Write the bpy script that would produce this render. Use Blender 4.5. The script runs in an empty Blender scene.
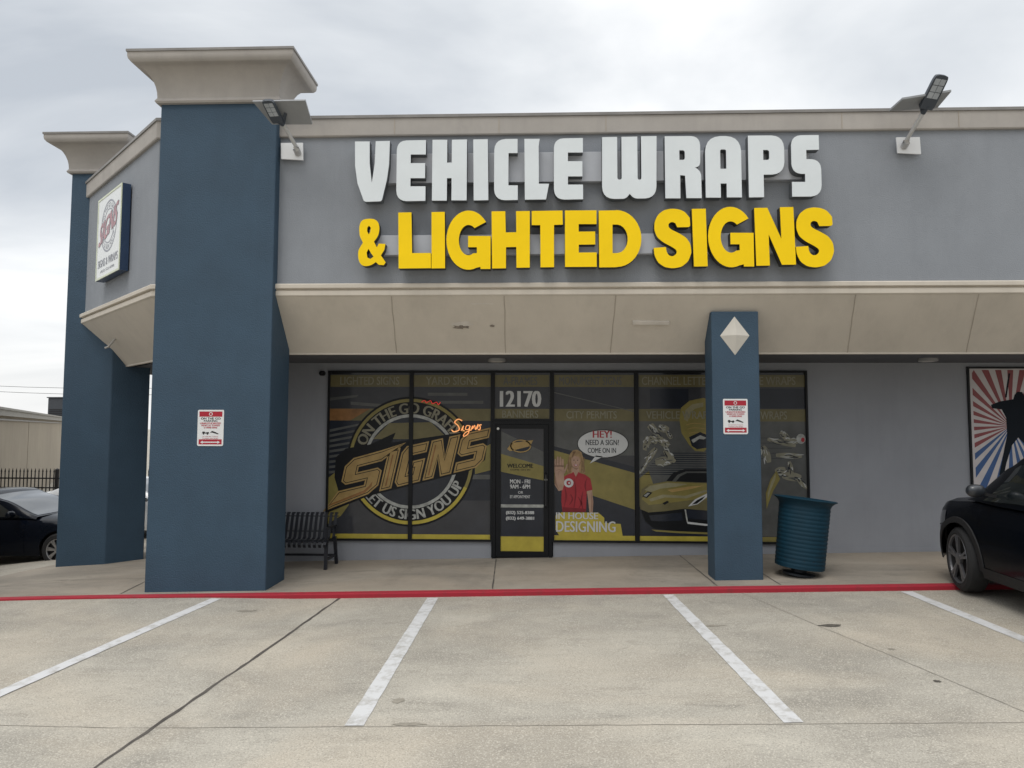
import bpy, bmesh, math, random
from mathutils import Vector, Matrix
from mathutils.geometry import tessellate_polygon
from math import sin, cos, pi, radians, sqrt, atan2
random.seed(7)
S = bpy.context.scene
COL = S.collection

# ------------------------------------------------------------------ camera, world, sun, exposure
YAW, PIT, ROLL, FPX = radians(2.0), radians(3.6), radians(0.15), 700.0
cam = bpy.data.cameras.new('camera'); camo = bpy.data.objects.new('camera', cam); COL.objects.link(camo)
fw = Vector((-sin(YAW)*cos(PIT), cos(YAW)*cos(PIT), sin(PIT)))
ri = Vector((cos(YAW), sin(YAW), 0)); up = ri.cross(fw)
ri2 = ri*cos(ROLL) + up*sin(ROLL); up2 = up*cos(ROLL) - ri*sin(ROLL)
M = Matrix((ri2, up2, -fw)).transposed().to_4x4(); M.translation = Vector((0, 0, 2.0))
camo.matrix_world = M
cam.sensor_width = 36; cam.lens = 36*FPX/1024; cam.clip_end = 3000; cam.clip_start = 0.05
S.camera = camo

SUN_EL, SUN_AZ = radians(62), radians(205)          # azimuth clockwise from +Y: behind the camera, a bit left
w = bpy.data.worlds.new('World'); S.world = w; w.use_nodes = True
nt = w.node_tree; nt.nodes.clear()
def N(nt, t, **k):
    n = nt.nodes.new(t)
    for a, b in k.items(): setattr(n, a, b)
    return n
wo = N(nt, 'ShaderNodeOutputWorld'); mixs = N(nt, 'ShaderNodeMixShader')
sky = N(nt, 'ShaderNodeTexSky'); sky.sky_type = 'NISHITA'; sky.sun_disc = False
sky.sun_elevation = SUN_EL; sky.sun_rotation = SUN_AZ; sky.air_density = 1.0; sky.dust_density = 2.0
bg1 = N(nt, 'ShaderNodeBackground'); bg1.inputs['Strength'].default_value = 0.11
bg2 = N(nt, 'ShaderNodeBackground'); bg2.inputs['Strength'].default_value = 1.0  # driven below
nt.links.new(sky.outputs[0], bg1.inputs[0])
tc = N(nt, 'ShaderNodeTexCoord'); sx = N(nt, 'ShaderNodeSeparateXYZ'); nt.links.new(tc.outputs['Generated'], sx.inputs[0])
def mth(op, a, b=None, clamp=False):
    n = N(nt, 'ShaderNodeMath', operation=op, use_clamp=clamp)
    for i, v in enumerate((a, b)):
        if v is None: continue
        if isinstance(v, (int, float)): n.inputs[i].default_value = v
        else: nt.links.new(v, n.inputs[i])
    return n.outputs[0]
zz = mth('ADD', mth('MAXIMUM', sx.outputs[2], 0.0), 0.22)
cx = N(nt, 'ShaderNodeCombineXYZ')
nt.links.new(mth('DIVIDE', sx.outputs[0], zz), cx.inputs[0]); nt.links.new(mth('DIVIDE', sx.outputs[1], zz), cx.inputs[1])
mp = N(nt, 'ShaderNodeMapping'); mp.inputs['Location'].default_value = (3.1, 1.7, 0); mp.inputs['Scale'].default_value = (0.8, 1.25, 1)
nt.links.new(cx.outputs[0], mp.inputs[0])
n1 = N(nt, 'ShaderNodeTexNoise'); n1.inputs['Scale'].default_value = 1.1; n1.inputs['Detail'].default_value = 6; n1.inputs['Roughness'].default_value = .52
n1.inputs['Distortion'].default_value = .35
nt.links.new(mp.outputs[0], n1.inputs['Vector'])
n2 = N(nt, 'ShaderNodeTexNoise'); n2.inputs['Scale'].default_value = .45; n2.inputs['Detail'].default_value = 3
nt.links.new(mp.outputs[0], n2.inputs['Vector'])
cr = N(nt, 'ShaderNodeValToRGB'); e = cr.color_ramp.elements
e[0].position = .34; e[0].color = (.46, .495, .54, 1); e[1].position = .58; e[1].color = (.945, .95, .95, 1)
m_ = cr.color_ramp.elements.new(.46); m_.color = (.68, .705, .73, 1)
nt.links.new(mth('ADD', mth('MULTIPLY', n1.outputs[0], .62), mth('MULTIPLY', n2.outputs[0], .38)), cr.inputs[0])
# pale band of cloud along the horizon, and an overcast zenith brighter than the rim
hz = N(nt, 'ShaderNodeMapRange', interpolation_type='SMOOTHSTEP'); nt.links.new(sx.outputs[2], hz.inputs[0])
for i, v in zip((1, 2, 3, 4), (0.0, .22, .75, 0.0)): hz.inputs[i].default_value = v
hm = N(nt, 'ShaderNodeMix', data_type='RGBA'); nt.links.new(hz.outputs[0], hm.inputs[0]); nt.links.new(cr.outputs[0], hm.inputs[6]); hm.inputs[7].default_value = (.84, .835, .82, 1)
nt.links.new(hm.outputs[2], bg2.inputs[0])
ze = N(nt, 'ShaderNodeMapRange', interpolation_type='SMOOTHSTEP'); nt.links.new(sx.outputs[2], ze.inputs[0])
for i, v in zip((1, 2, 3, 4), (.52, .95, 1.06, 1.95)): ze.inputs[i].default_value = v
be = N(nt, 'ShaderNodeMapRange', interpolation_type='SMOOTHSTEP'); nt.links.new(mth('ADD', sx.outputs[1], mth('MULTIPLY', sx.outputs[2], 1.3)), be.inputs[0])
for i, v in zip((1, 2, 3, 4), (-.9, .1, .42, 1.0)): be.inputs[i].default_value = v
nt.links.new(mth('MULTIPLY', ze.outputs[0], be.outputs[0]), bg2.inputs['Strength'])
mixs.inputs[0].default_value = .94
nt.links.new(bg1.outputs[0], mixs.inputs[1]); nt.links.new(bg2.outputs[0], mixs.inputs[2]); nt.links.new(mixs.outputs[0], wo.inputs[0])

sl = bpy.data.lights.new('sun', 'SUN'); sl.energy = 0.8; sl.angle = radians(25); sl.color = (1, .96, .9)
so = bpy.data.objects.new('sun', sl); COL.objects.link(so); so.location = (-8, -12, 25)
sd = Vector((sin(SUN_AZ)*cos(SUN_EL), cos(SUN_AZ)*cos(SUN_EL), sin(SUN_EL)))
so.rotation_euler = sd.to_track_quat('Z', 'Y').to_euler()
vs = S.view_settings; vs.view_transform = 'Standard'; vs.look = 'None'; vs.exposure = 0.24; vs.gamma = 1.0; vs.use_curve_mapping = False
S.render.engine = 'CYCLES'; S.cycles.max_bounces = 8

# ------------------------------------------------------------------ materials
MATS = {}
def mat(name, col, rough=.6, var=.12, scale=3.0, bump=0.0, bscale=80.0, metal=0.0, spec=.5, dirt=0.0, coat=0.0, emit=0.0):
    if name in MATS: return MATS[name]
    m = bpy.data.materials.new(name); m.use_nodes = True; MATS[name] = m
    t = m.node_tree; b = t.nodes['Principled BSDF']
    b.inputs['Roughness'].default_value = rough; b.inputs['Metallic'].default_value = metal
    b.inputs['Specular IOR Level'].default_value = spec; b.inputs['Coat Weight'].default_value = coat
    b.inputs['Coat Roughness'].default_value = .05
    c = N(t, 'ShaderNodeTexCoord')
    nz = N(t, 'ShaderNodeTexNoise'); nz.inputs['Scale'].default_value = scale; nz.inputs['Detail'].default_value = 6; nz.inputs['Roughness'].default_value = .6
    t.links.new(c.outputs['Object'], nz.inputs['Vector'])
    r = N(t, 'ShaderNodeValToRGB'); e = r.color_ramp.elements
    e[0].position = .3; e[1].position = .7
    e[0].color = tuple(max(0, v*(1-var)) for v in col) + (1,); e[1].color = tuple(min(1, v*(1+var)) for v in col) + (1,)
    t.links.new(nz.outputs[0], r.inputs[0]); out = r.outputs[0]
    if dirt > 0:      # irregular weather streaks, longer in z
        mpn = N(t, 'ShaderNodeMapping'); mpn.inputs['Scale'].default_value = (2.2, 2.2, .35); t.links.new(c.outputs['Object'], mpn.inputs[0])
        n3 = N(t, 'ShaderNodeTexNoise'); n3.inputs['Scale'].default_value = 1.6; n3.inputs['Detail'].default_value = 8; n3.inputs['Roughness'].default_value = .7
        t.links.new(mpn.outputs[0], n3.inputs['Vector'])
        mr = N(t, 'ShaderNodeMapRange'); mr.inputs[1].default_value = .48; mr.inputs[2].default_value = .75; mr.inputs[3].default_value = 0; mr.inputs[4].default_value = dirt
        t.links.new(n3.outputs[0], mr.inputs[0])
        mx = N(t, 'ShaderNodeMix', data_type='RGBA'); t.links.new(mr.outputs[0], mx.inputs[0]); t.links.new(out, mx.inputs[6])
        mx.inputs[7].default_value = tuple(v*.55 for v in col) + (1,); out = mx.outputs[2]
    t.links.new(out, b.inputs['Base Color'])
    if emit: 
        t.links.new(out, b.inputs['Emission Color']); b.inputs['Emission Strength'].default_value = emit
    if bump:
        nb = N(t, 'ShaderNodeTexNoise'); nb.inputs['Scale'].default_value = bscale; nb.inputs['Detail'].default_value = 4
        t.links.new(c.outputs['Object'], nb.inputs['Vector'])
        bp = N(t, 'ShaderNodeBump'); bp.inputs['Strength'].default_value = bump; bp.inputs['Distance'].default_value = .01
        t.links.new(nb.outputs[0], bp.inputs['Height']); t.links.new(bp.outputs[0], b.inputs['Normal'])
    return m

def concrete(name, base, dark, light, joint=False, spots=True, speck=.5, grime=False):
    m = bpy.data.materials.new(name); m.use_nodes = True; MATS[name] = m
    t = m.node_tree; b = t.nodes['Principled BSDF']; b.inputs['Roughness'].default_value = .85; b.inputs['Specular IOR Level'].default_value = .25
    c = N(t, 'ShaderNodeTexCoord')
    def noise(sc, det, rough, stretch=(1, 1, 1), dist=0):
        mp = N(t, 'ShaderNodeMapping'); mp.inputs['Scale'].default_value = stretch; t.links.new(c.outputs['Object'], mp.inputs[0])
        n = N(t, 'ShaderNodeTexNoise'); n.inputs['Scale'].default_value = sc; n.inputs['Detail'].default_value = det; n.inputs['Roughness'].default_value = rough
        n.inputs['Distortion'].default_value = dist
        t.links.new(mp.outputs[0], n.inputs['Vector']); return n.outputs[0]
    def rng(v, a, bb, lo=0., hi=1.):
        r = N(t, 'ShaderNodeMapRange'); t.links.new(v, r.inputs[0])
        for i, q in zip((1, 2, 3, 4), (a, bb, lo, hi)): r.inputs[i].default_value = q
        return r.outputs[0]
    def mix(f, a, bcol, mode='MIX'):
        x = N(t, 'ShaderNodeMix', data_type='RGBA', blend_type=mode); t.links.new(f, x.inputs[0])
        if isinstance(a, tuple): x.inputs[6].default_value = a + (1,)
        else: t.links.new(a, x.inputs[6])
        if isinstance(bcol, tuple): x.inputs[7].default_value = bcol + (1,)
        else: t.links.new(bcol, x.inputs[7])
        return x.outputs[2]
    o = mix(rng(noise(.8, 9, .62, (.8, 1.5, 1), .4), .36, .66), dark, light)
    o = mix(rng(noise(3.3, 8, .7), .42, .72, 0, .45), o, base)
    o = mix(rng(noise(1.9, 10, .78, (1.0, 2.6, 1), 1.0), .53, .70, 0, .6), o, tuple(v*.58 for v in dark))
    o = mix(rng(noise(.33, 5, .55, (1, 1.4, 1), .8), .45, .70, 0, .75), o, tuple(v*k for v, k in zip(light, (1.04, .97, .90))))
    o = mix(rng(noise(.55, 7, .7, (1.6, .6, 1), .6), .54, .72, 0, .38), o, tuple(v*k for v, k in zip(dark, (.80, .78, .76))))
    if grime:     # tyre and engine grime where cars stand, nose to the kerb
        sp_ = N(t, 'ShaderNodeSeparateXYZ'); t.links.new(c.outputs['Object'], sp_.inputs[0])
        gm = N(t, 'ShaderNodeMath', operation='MULTIPLY'); t.links.new(rng(sp_.outputs[1], 5.2, 8.6, .12, 1), gm.inputs[0]); t.links.new(rng(noise(1.1, 8, .7, (1.3, .8, 1), .5), .38, .64, .1, .62), gm.inputs[1])
        o = mix(gm.outputs[0], o, tuple(v*.82 for v in dark))
    fine = noise(95, 3, .7)
    o = mix(rng(fine, .40, .47, speck*.75, 0), o, tuple(v*.6 for v in dark))
    o = mix(rng(noise(75, 3, .65), .54, .64, 0, speck), o, tuple(min(1, v*1.22) for v in light))
    if spots:
        v = N(t, 'ShaderNodeTexVoronoi'); v.inputs['Scale'].default_value = 1.15; t.links.new(c.outputs['Object'], v.inputs['Vector'])
        sp = N(t, 'ShaderNodeMath', operation='ADD'); t.links.new(v.outputs['Distance'], sp.inputs[0]); t.links.new(rng(noise(9, 4, .6), 0, 1, -.07, .07), sp.inputs[1])
        o = mix(rng(sp.outputs[0], .03, .075, .55, 0), o, tuple(v_*.35 for v_ in dark))
    t.links.new(o, b.inputs['Base Color'])
    bp = N(t, 'ShaderNodeBump'); bp.inputs['Strength'].default_value = .35; bp.inputs['Distance'].default_value = .004
    t.links.new(fine, bp.inputs['Height']); t.links.new(bp.outputs[0], b.inputs['Normal'])
    return m

def worn_paint(name, col, under, lo=.52, hi=.66, amount=.8):
    m = bpy.data.materials.new(name); m.use_nodes = True; MATS[name] = m
    t = m.node_tree; b = t.nodes['Principled BSDF']; b.inputs['Roughness'].default_value = .75
    c = N(t, 'ShaderNodeTexCoord')
    n = N(t, 'ShaderNodeTexNoise'); n.inputs['Scale'].default_value = 7; n.inputs['Detail'].default_value = 10; n.inputs['Roughness'].default_value = .75
    t.links.new(c.outputs['Object'], n.inputs['Vector'])
    r = N(t, 'ShaderNodeMapRange'); t.links.new(n.outputs[0], r.inputs[0])
    for i, q in zip((1, 2, 3, 4), (lo, hi, 0, amount)): r.inputs[i].default_value = q
    x = N(t, 'ShaderNodeMix', data_type='RGBA'); t.links.new(r.outputs[0], x.inputs[0])
    x.inputs[6].default_value = col + (1,); x.inputs[7].default_value = under + (1,)
    t.links.new(x.outputs[2], b.inputs['Base Color']); return m

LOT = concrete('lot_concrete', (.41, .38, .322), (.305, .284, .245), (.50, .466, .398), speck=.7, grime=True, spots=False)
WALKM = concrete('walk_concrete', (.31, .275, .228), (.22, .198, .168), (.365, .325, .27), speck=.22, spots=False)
LINE = worn_paint('line_paint', (.60, .60, .60), (.31, .29, .25), .48, .66, .75)
RED = worn_paint('curb_red', (.35, .014, .030), (.16, .03, .03), .50, .70, .6)
JOINT = mat('joint_filler', (.085, .075, .065), .9, .3, 6)
JOINTL = mat('faint_joint', (.28, .255, .215), .9, .25, 6)
GRAY = mat('gray_stucco', (.252, .270, .297), .85, .06, 1.6, .5, 70, dirt=.16)
GRAYW = mat('gray_wall_paint', (.275, .287, .315), .8, .07, 1.0, .3, 80, dirt=.18)
TAN = mat('tan_stucco', (.58, .53, .455), .85, .06, 1.5, .25, 130, dirt=.22)
TANC = mat('cap_stucco', (.385, .36, .333), .85, .08, 1.8, .25, 130, dirt=.25)
BLUE = mat('blue_stucco', (.034, .069, .109), .7, .09, 2.2, .7, 55, dirt=.18)
FLASH = mat('metal_flashing', (.22, .21, .2), .5, .15, 4)
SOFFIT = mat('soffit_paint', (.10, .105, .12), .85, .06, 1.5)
BLACK = mat('black_frame', (.007, .008, .010), .45, .2, 4, spec=.25)
GLASS = mat('dark_glass', (.02, .022, .025), .06, .1, 2, spec=.6)
WHITE = mat('white_enamel', (.75, .76, .77), .45, .04, 3)
CONC = mat('roof_gray', (.3, .3, .3), .9, .1, 2)

# ------------------------------------------------------------------ helpers
class MB:
    def __init__(s): s.v = []; s.f = []; s.mi = []
    def quadstrip(s, rings, closed=True, cap=False, mi=0):
        base = len(s.v); n = len(rings[0])
        for r in rings: s.v += [tuple(p) for p in r]
        for i in range(len(rings)-1):
            for j in range(n if closed else n-1):
                a = base+i*n+j; b = base+i*n+(j+1) % n
                s.f.append((a, b, b+n, a+n)); s.mi.append(mi)
        if cap:
            s.f.append(tuple(base+j for j in range(n))[::-1]); s.mi.append(mi)
            s.f.append(tuple(base+(len(rings)-1)*n+j for j in range(n))); s.mi.append(mi)
    def box(s, x0, x1, y0, y1, z0, z1, mi=0):
        s.quadstrip([[(x0, y0, z0), (x1, y0, z0), (x1, y1, z0), (x0, y1, z0)], [(x0, y0, z1), (x1, y0, z1), (x1, y1, z1), (x0, y1, z1)]], True, True, mi)
    def hexa(s, lo, hi, mi=0): s.quadstrip([lo, hi], True, True, mi)
    def tube(s, pts, r, n=8, mi=0):
        pts = [Vector(p) for p in pts]; rings = []
        for i, p in enumerate(pts):
            d = (pts[min(i+1, len(pts)-1)] - pts[max(i-1, 0)]).normalized()
            a = d.cross(Vector((0, 0, 1)) if abs(d.z) < .9 else Vector((1, 0, 0))).normalized(); b = d.cross(a)
            rr = r[i] if isinstance(r, (list, tuple)) else r
            rings.append([p + a*rr*cos(2*pi*k/n) + b*rr*sin(2*pi*k/n) for k in range(n)])
        s.quadstrip(rings, True, True, mi)
    def bar(s, a, b, wx, wz, upv=(0, 0, 1), mi=0):
        a, b = Vector(a), Vector(b); d = (b-a).normalized(); x = d.cross(Vector(upv)).normalized(); z = x.cross(d)
        c = [(-1, -1), (1, -1), (1, 1), (-1, 1)]
        s.quadstrip([[p + x*wx*i/2 + z*wz*j/2 for i, j in c] for p in (a, b)], True, True, mi)
    def lathe(s, prof, c=(0, 0, 0), axis='z', n=32, mi=0, cap=False):
        rings = []
        for r, h in prof:
            ring = []
            for k in range(n):
                a = 2*pi*k/n
                p = (r*cos(a), r*sin(a), h) if axis == 'z' else ((h, r*cos(a), r*sin(a)) if axis == 'x' else (r*cos(a), h, r*sin(a)))
                ring.append((p[0]+c[0], p[1]+c[1], p[2]+c[2]))
            rings.append(ring)
        s.quadstrip(rings, True, cap, mi)
    def prism(s, loops, fn, d0, d1, mi=0, back=True):
        """loops of (u,v); fn(u,v,d) -> point; front at d0, back at d1"""
        tri = tessellate_polygon([[Vector((u, v, 0)) for u, v in l] for l in loops])
        flat = [p for l in loops for p in l]; b = len(s.v); n = len(flat)
        s.v += [tuple(fn(u, v, d0)) for u, v in flat]
        for t in tri: s.f.append(tuple(b+i for i in t)); s.mi.append(mi)
        if d1 is None: return
        s.v += [tuple(fn(u, v, d1)) for u, v in flat]
        if back:
            for t in tri: s.f.append(tuple(b+n+i for i in t[::-1])); s.mi.append(mi)
        o = 0
        for l in loops:
            k = len(l)
            for j in range(k):
                a, c = b+o+j, b+o+(j+1) % k
                s.f.append((a, c, c+n, a+n)); s.mi.append(mi)
            o += k
    def build(s, name, mats, parent=None, local=False, smooth=None, bevel=0, recalc=True):
        me = bpy.data.meshes.new(name); me.from_pydata(s.v, [], s.f)
        mats = mats if isinstance(mats, (list, tuple)) else [mats]
        for m in mats: me.materials.append(m)
        me.polygons.foreach_set('material_index', s.mi)
        bm = bmesh.new(); bm.from_mesh(me); bmesh.ops.remove_doubles(bm, verts=bm.verts, dist=1e-5)
        if recalc: bmesh.ops.recalc_face_normals(bm, faces=bm.faces)
        bm.to_mesh(me); bm.free()
        if smooth is not None:
            me.polygons.foreach_set('use_smooth', [True]*len(me.polygons))
            try: me.set_sharp_from_angle(angle=radians(smooth))
            except Exception: pass
        o = bpy.data.objects.new(name, me); COL.objects.link(o)
        if bevel:
            b = o.modifiers.new('bevel', 'BEVEL'); b.width = bevel; b.segments = 2; b.limit_method = 'ANGLE'; b.angle_limit = radians(40)
        if parent:
            o.parent = parent
            if not local:
                r = parent; T = Vector(r.location)
                while r.parent: r = r.parent; T += r.location if not r.get('_w') else Vector()
                o.matrix_parent_inverse = Matrix.Translation(-T) if parent.get('_root') else Matrix.Identity(4)
        return o

def thing(name, label, cat, loc=(0, 0, 0), group=None, rot=(0, 0, 0)):
    o = bpy.data.objects.new(name, None); o.empty_display_size = .2; COL.objects.link(o); o.location = loc; o.rotation_euler = rot
    o['label'] = label; o['category'] = cat; o['_root'] = 1
    if group: o['group'] = group
    return o
def tag(o, label, cat, group=None):
    o['label'] = label; o['category'] = cat
    if group: o['group'] = group
    return o
def struct(o): o['kind'] = 'structure'; return o

def round_poly(pts, seg=5):
    """pts: (x,y) or (x,y,r): rounds corners that carry a radius"""
    out = []; n = len(pts)
    for i, p in enumerate(pts):
        if len(p) == 2: out.append((p[0], p[1])); continue
        P = Vector(p[:2]); A = Vector(pts[i-1][:2]); B = Vector(pts[(i+1) % n][:2])
        da, db = (A-P), (B-P); r = min(p[2], da.length*.5 if len(pts[i-1]) == 3 else da.length*.95, db.length*.5 if len(pts[(i+1) % n]) == 3 else db.length*.95)
        a, b = P+da.normalized()*r, P+db.normalized()*r
        for k in range(seg+1):
            t = k/seg; t2 = t
            q = a*(1-t)**2 + P*2*t*(1-t)*.9 + (a+b)/2*2*t*(1-t)*.1 + b*t*t
            out.append((q.x, q.y))
    return out
def ribbon(path, width, seg=6, closed=False):
    """thick smooth stroke through path points (catmull-rom) -> polygon loop"""
    P = [Vector(p) for p in path]; pts = []
    for i in range(len(P)-1):
        p0, p1, p2, p3 = P[max(i-1, 0)], P[i], P[i+1], P[min(i+2, len(P)-1)]
        for k in range(seg):
            t = k/seg
            pts.append(.5*((2*p1)+(p2-p0)*t+(2*p0-5*p1+4*p2-p3)*t*t+(3*p1-p0-3*p2+p3)*t**3))
    pts.append(P[-1]); L, R = [], []
    for i, p in enumerate(pts):
        d = (pts[min(i+1, len(pts)-1)]-pts[max(i-1, 0)]).normalized(); nn = Vector((-d.y, d.x))
        wd = width(i/(len(pts)-1)) if callable(width) else width
        L.append(tuple(p+nn*wd/2)); R.append(tuple(p-nn*wd/2))
    return L + R[::-1]
def ell(cx, cy, rx, ry, a0=0, a1=2*pi, n=24):
    full = abs(a1-a0-2*pi) < 1e-6
    return [(cx+rx*cos(a0+(a1-a0)*k/(n if full else n-1)), cy+ry*sin(a0+(a1-a0)*k/(n if full else n-1))) for k in range(n)]
_tc = {}
def text_tris(s, bold=0.0):
    """built-in font -> (verts, faces) normalised to 0..1 in u, v (v down = image-like is handled by caller)"""
    key = (s, bold)
    if key in _tc: return _tc[key]
    c = bpy.data.curves.new('t', 'FONT'); c.body = s; c.offset = bold; c.resolution_u = 3
    o = bpy.data.objects.new('t', c); COL.objects.link(o); bpy.context.view_layer.update()
    me = bpy.data.meshes.new_from_object(o.evaluated_get(bpy.context.evaluated_depsgraph_get()))
    vs_ = [(v.co.x, v.co.y) for v in me.vertices]; fs = [tuple(p.vertices) for p in me.polygons]
    bpy.data.objects.remove(o); bpy.data.curves.remove(c); bpy.data.meshes.remove(me)
    xs = [v[0] for v in vs_]; ys = [v[1] for v in vs_]
    x0, x1, y0, y1 = min(xs), max(xs), min(ys), max(ys)
    res = ([((x-x0)/(x1-x0), (y-y0)/(y1-y0)) for x, y in vs_], fs, (x1-x0)/(y1-y0)); _tc[key] = res
    return res
class Flat:
    """thin printed marks on a flat real surface; fn(u,v,d)"""
    def __init__(s, fn, mats): s.m = MB(); s.fn = fn; s.mats = mats
    def poly(s, loop, mi=0, d=0, holes=()): s.m.prism([loop]+list(holes), s.fn, d, None, mi)
    def rect(s, u0, u1, v0, v1, mi=0, d=0): s.poly([(u0, v0), (u1, v0), (u1, v1), (u0, v1)], mi, d)
    def text(s, txt, u0, u1, vtop, vbot, mi=0, d=0, bold=.012, warp=None):
        vv, ff, asp = text_tris(txt, 0.0); w_ = abs(bold)*1.5*abs(vtop-vbot)*(1 if u1 > u0 else -1)*max(.5, min(1.2, abs((u1-u0)/(vtop-vbot))/asp))
        for k, sx_ in enumerate((-1, 0, 1) if bold else (0,)):
            b = len(s.m.v)
            for x, y in vv:
                u, v = u0+w_+(u1-u0-2*w_)*x+sx_*w_, vbot+(vtop-vbot)*y
                if warp: u, v = warp(u, v)
                s.m.v.append(tuple(s.fn(u, v, d+.2*k)))
            for f in ff: s.m.f.append(tuple(b+i for i in f)); s.m.mi.append(mi)
    def build(s, name, parent=None, **k): return s.m.build(name, s.mats, parent, recalc=False, **k)

# ------------------------------------------------------------------ ground, sidewalk, curb, markings
def dip(x, y):
    s = ((y-9.0)-(x+5.1))/1.4142
    if s <= 0: return 0.0
    return -0.0087*min(s, 7.2)**2
def H(x, y): return .024*max(-22, min(14, x)) + dip(x, y)
def step(x): return .055 if x > -2.9 else (.022 if x < -4.2 else .022+.033*(x+4.2)/1.3)
def lotz(x, y): return H(x, y) - (step(x) if y > 0 else .05)
def axis(a, b, fine0, fine1, fs, cs):
    v = [a]
    while v[-1] < b-1e-6:
        x = v[-1]; st = fs if fine0 <= x < fine1 else cs
        v.append(min(b, x+st))
    return v
xs = [-900, -400, -200, -120, -80] + axis(-60, 20, -16, 10, .5, 2.0) + [30, 60, 120, 300, 900]
ys = [-900, -300, -100, -40, -20, -10] + axis(-4, 40, -1, 18, .5, 2.0) + [60, 100, 200, 400, 900]
g = MB(); g.quadstrip([[(x, y, lotz(x, y)) for x in xs] for y in ys], False)
struct(g.build('parking_lot', LOT, smooth=60))
def slab(m, x0, x1, y0, y1, zf, depth, nx=20, ny=4):
    X = [x0+(x1-x0)*i/nx for i in range(nx+1)]; Y = [y0+(y1-y0)*j/ny for j in range(ny+1)]
    m.quadstrip([[(x, y, zf(x, y)) for x in X] for y in Y], False)
    for y in (y0, y1): m.quadstrip([[(x, y, zf(x, y)) for x in X], [(x, y, zf(x, y)-depth) for x in X]], False)
    for x in (x0, x1): m.quadstrip([[(x, y, zf(x, y)) for y in Y], [(x, y, zf(x, y)-depth) for y in Y]], False)
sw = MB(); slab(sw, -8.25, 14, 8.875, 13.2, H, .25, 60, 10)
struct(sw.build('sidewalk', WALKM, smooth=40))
cb = MB(); slab(cb, -12, 14, 8.75, 8.875, lambda x, y: H(x, y)+.003, .2, 80, 1)
struct(cb.build('curb', RED, bevel=.012))
def strip(name, pts, wd, zf, m, lift, jitter=0.0):
    q = MB(); P = [Vector(p) for p in pts]; out = []
    L = []
    for i in range(len(P)-1):
        n = max(1, int((P[i+1]-P[i]).length/.12))
        L += [P[i].lerp(P[i+1], k/n) for k in range(n)]
    L.append(P[-1]); rows = []
    for i, p in enumerate(L):
        d = (L[min(i+1, len(L)-1)]-L[max(i-1, 0)]).normalized(); nn = Vector((-d.y, d.x))
        off = random.uniform(-1, 1)*jitter; ww = wd*(1+random.uniform(-.35, .35)*(jitter > 0)) if wd < .05 else wd+random.uniform(-.007, .007)
        a, b = p+nn*(ww/2+off), p-nn*(ww/2-off)
        rows.append([(a.x, a.y, zf(a.x, a.y)+lift), (b.x, b.y, zf(b.x, b.y)+lift)])
    q.quadstrip(rows, False); return struct(q.build(name, m, recalc=False))
for a, b in (((-3.97, 8.70), (-4.33, 5.0)), ((-1.27, 8.70), (-1.275, 5.0)), ((1.60, 8.70), (1.765, 5.0)), ((4.44, 8.70), (4.60, 5.0))):
    strip('parking_line', [a, b], .135, lotz, LINE, .004)
strip('pavement_joint', [(-2.44, 8.74), (-2.56, 6.9), (-2.75, 4.4), (-2.95, 1)], .03, lotz, JOINT, .003, .006)
strip('pavement_joint', [(-16, 5.03), (0, 4.985), (14, 4.95)], .008, lotz, JOINTL, .0025, .004)
strip('pavement_joint', [(2.5, 8.74), (2.85, 7.3), (3.1, 6.4), (3.45, 5.0)], .007, lotz, JOINTL, .003, .006)
for x, x2 in ((-5.6, -5.3), (-.62, -.55), (2.20, 2.24), (3.0, 3.02)):
    strip('pavement_joint', [(x, 10.98), (x2, 8.9)], .014, H, JOINT, .004, .003)
strip('pavement_joint', [(-8.2, 10.0), (-5.2, 9.9)], .012, H, JOINTL, .004, .003)

def stain(cx, cy, rx, ry, m):
    q = MB(); n = 22; loop = [(cx+rx*cos(2*pi*k/n)*random.uniform(.6, 1.2), cy+ry*sin(2*pi*k/n)*random.uniform(.6, 1.2)) for k in range(n)]
    q.prism([loop], lambda u, v, d: (u, v, lotz(u, v)+d), .003, None); struct(q.build('oil_stain', m, recalc=False))
OIL = mat('oil_stain', (.10, .09, .075), .7, .5, 30); OIL2 = mat('faint_stain', (.28, .255, .21), .85, .2, 20)
stain(2.98, 7.32, .13, .05, OIL); stain(3.2, 6.55, .035, .03, OIL2); stain(1.72, 7.36, .20, .03, OIL2); stain(-.9, 5.02, .12, .03, OIL2); stain(-3.35, 8.15, .12, .05, OIL2); stain(-1.05, 5.45, .05, .05, OIL2); stain(3.15, 5.75, .03, .03, OIL)
# ------------------------------------------------------------------ the shop building
shop = thing('shop_building', 'gray stucco strip mall shop with blue columns, tan canopy and black storefront windows', 'building', (4.0, 11.0, 0))
SY = 11.0
wl = MB()
wl.box(-4.3, -3.3, SY, SY+.2, -.35, 3.05)
wl.box(-3.3, -.70, SY+.001, SY+.2, -.35, .235); wl.box(.26, 4.19, SY+.001, SY+.2, -.35, .235)
wl.box(-3.3, 4.19, SY+.001, SY+.2, 2.905, 3.05)
wl.box(4.19, 14, SY, SY+.2, -.2, 3.05)
wl.hexa([(-4.3, SY, -.6), (-4.3, SY+.25, -.6), (-6.25, 13.25, -.6), (-6.4, 13.1, -.6)], [(-4.3, SY, 3.05), (-4.3, SY+.25, 3.05), (-6.25, 13.25, 3.05), (-6.4, 13.1, 3.05)])
wl.box(-6.4, -6.2, 13.25, 40, -1.6, 3.05)
wl.build('wall', GRAYW, shop)
bk = MB(); bk.box(-4.28, 4.3, SY+.21, SY+.25, -.4, 3.06); bk.box(-.72, .28, SY+.07, SY+.2, -.3, 3.0); bk.build('light_leak_block', BLACK, shop)  # added unseen black boxes, block light leaking through the door gaps
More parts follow.
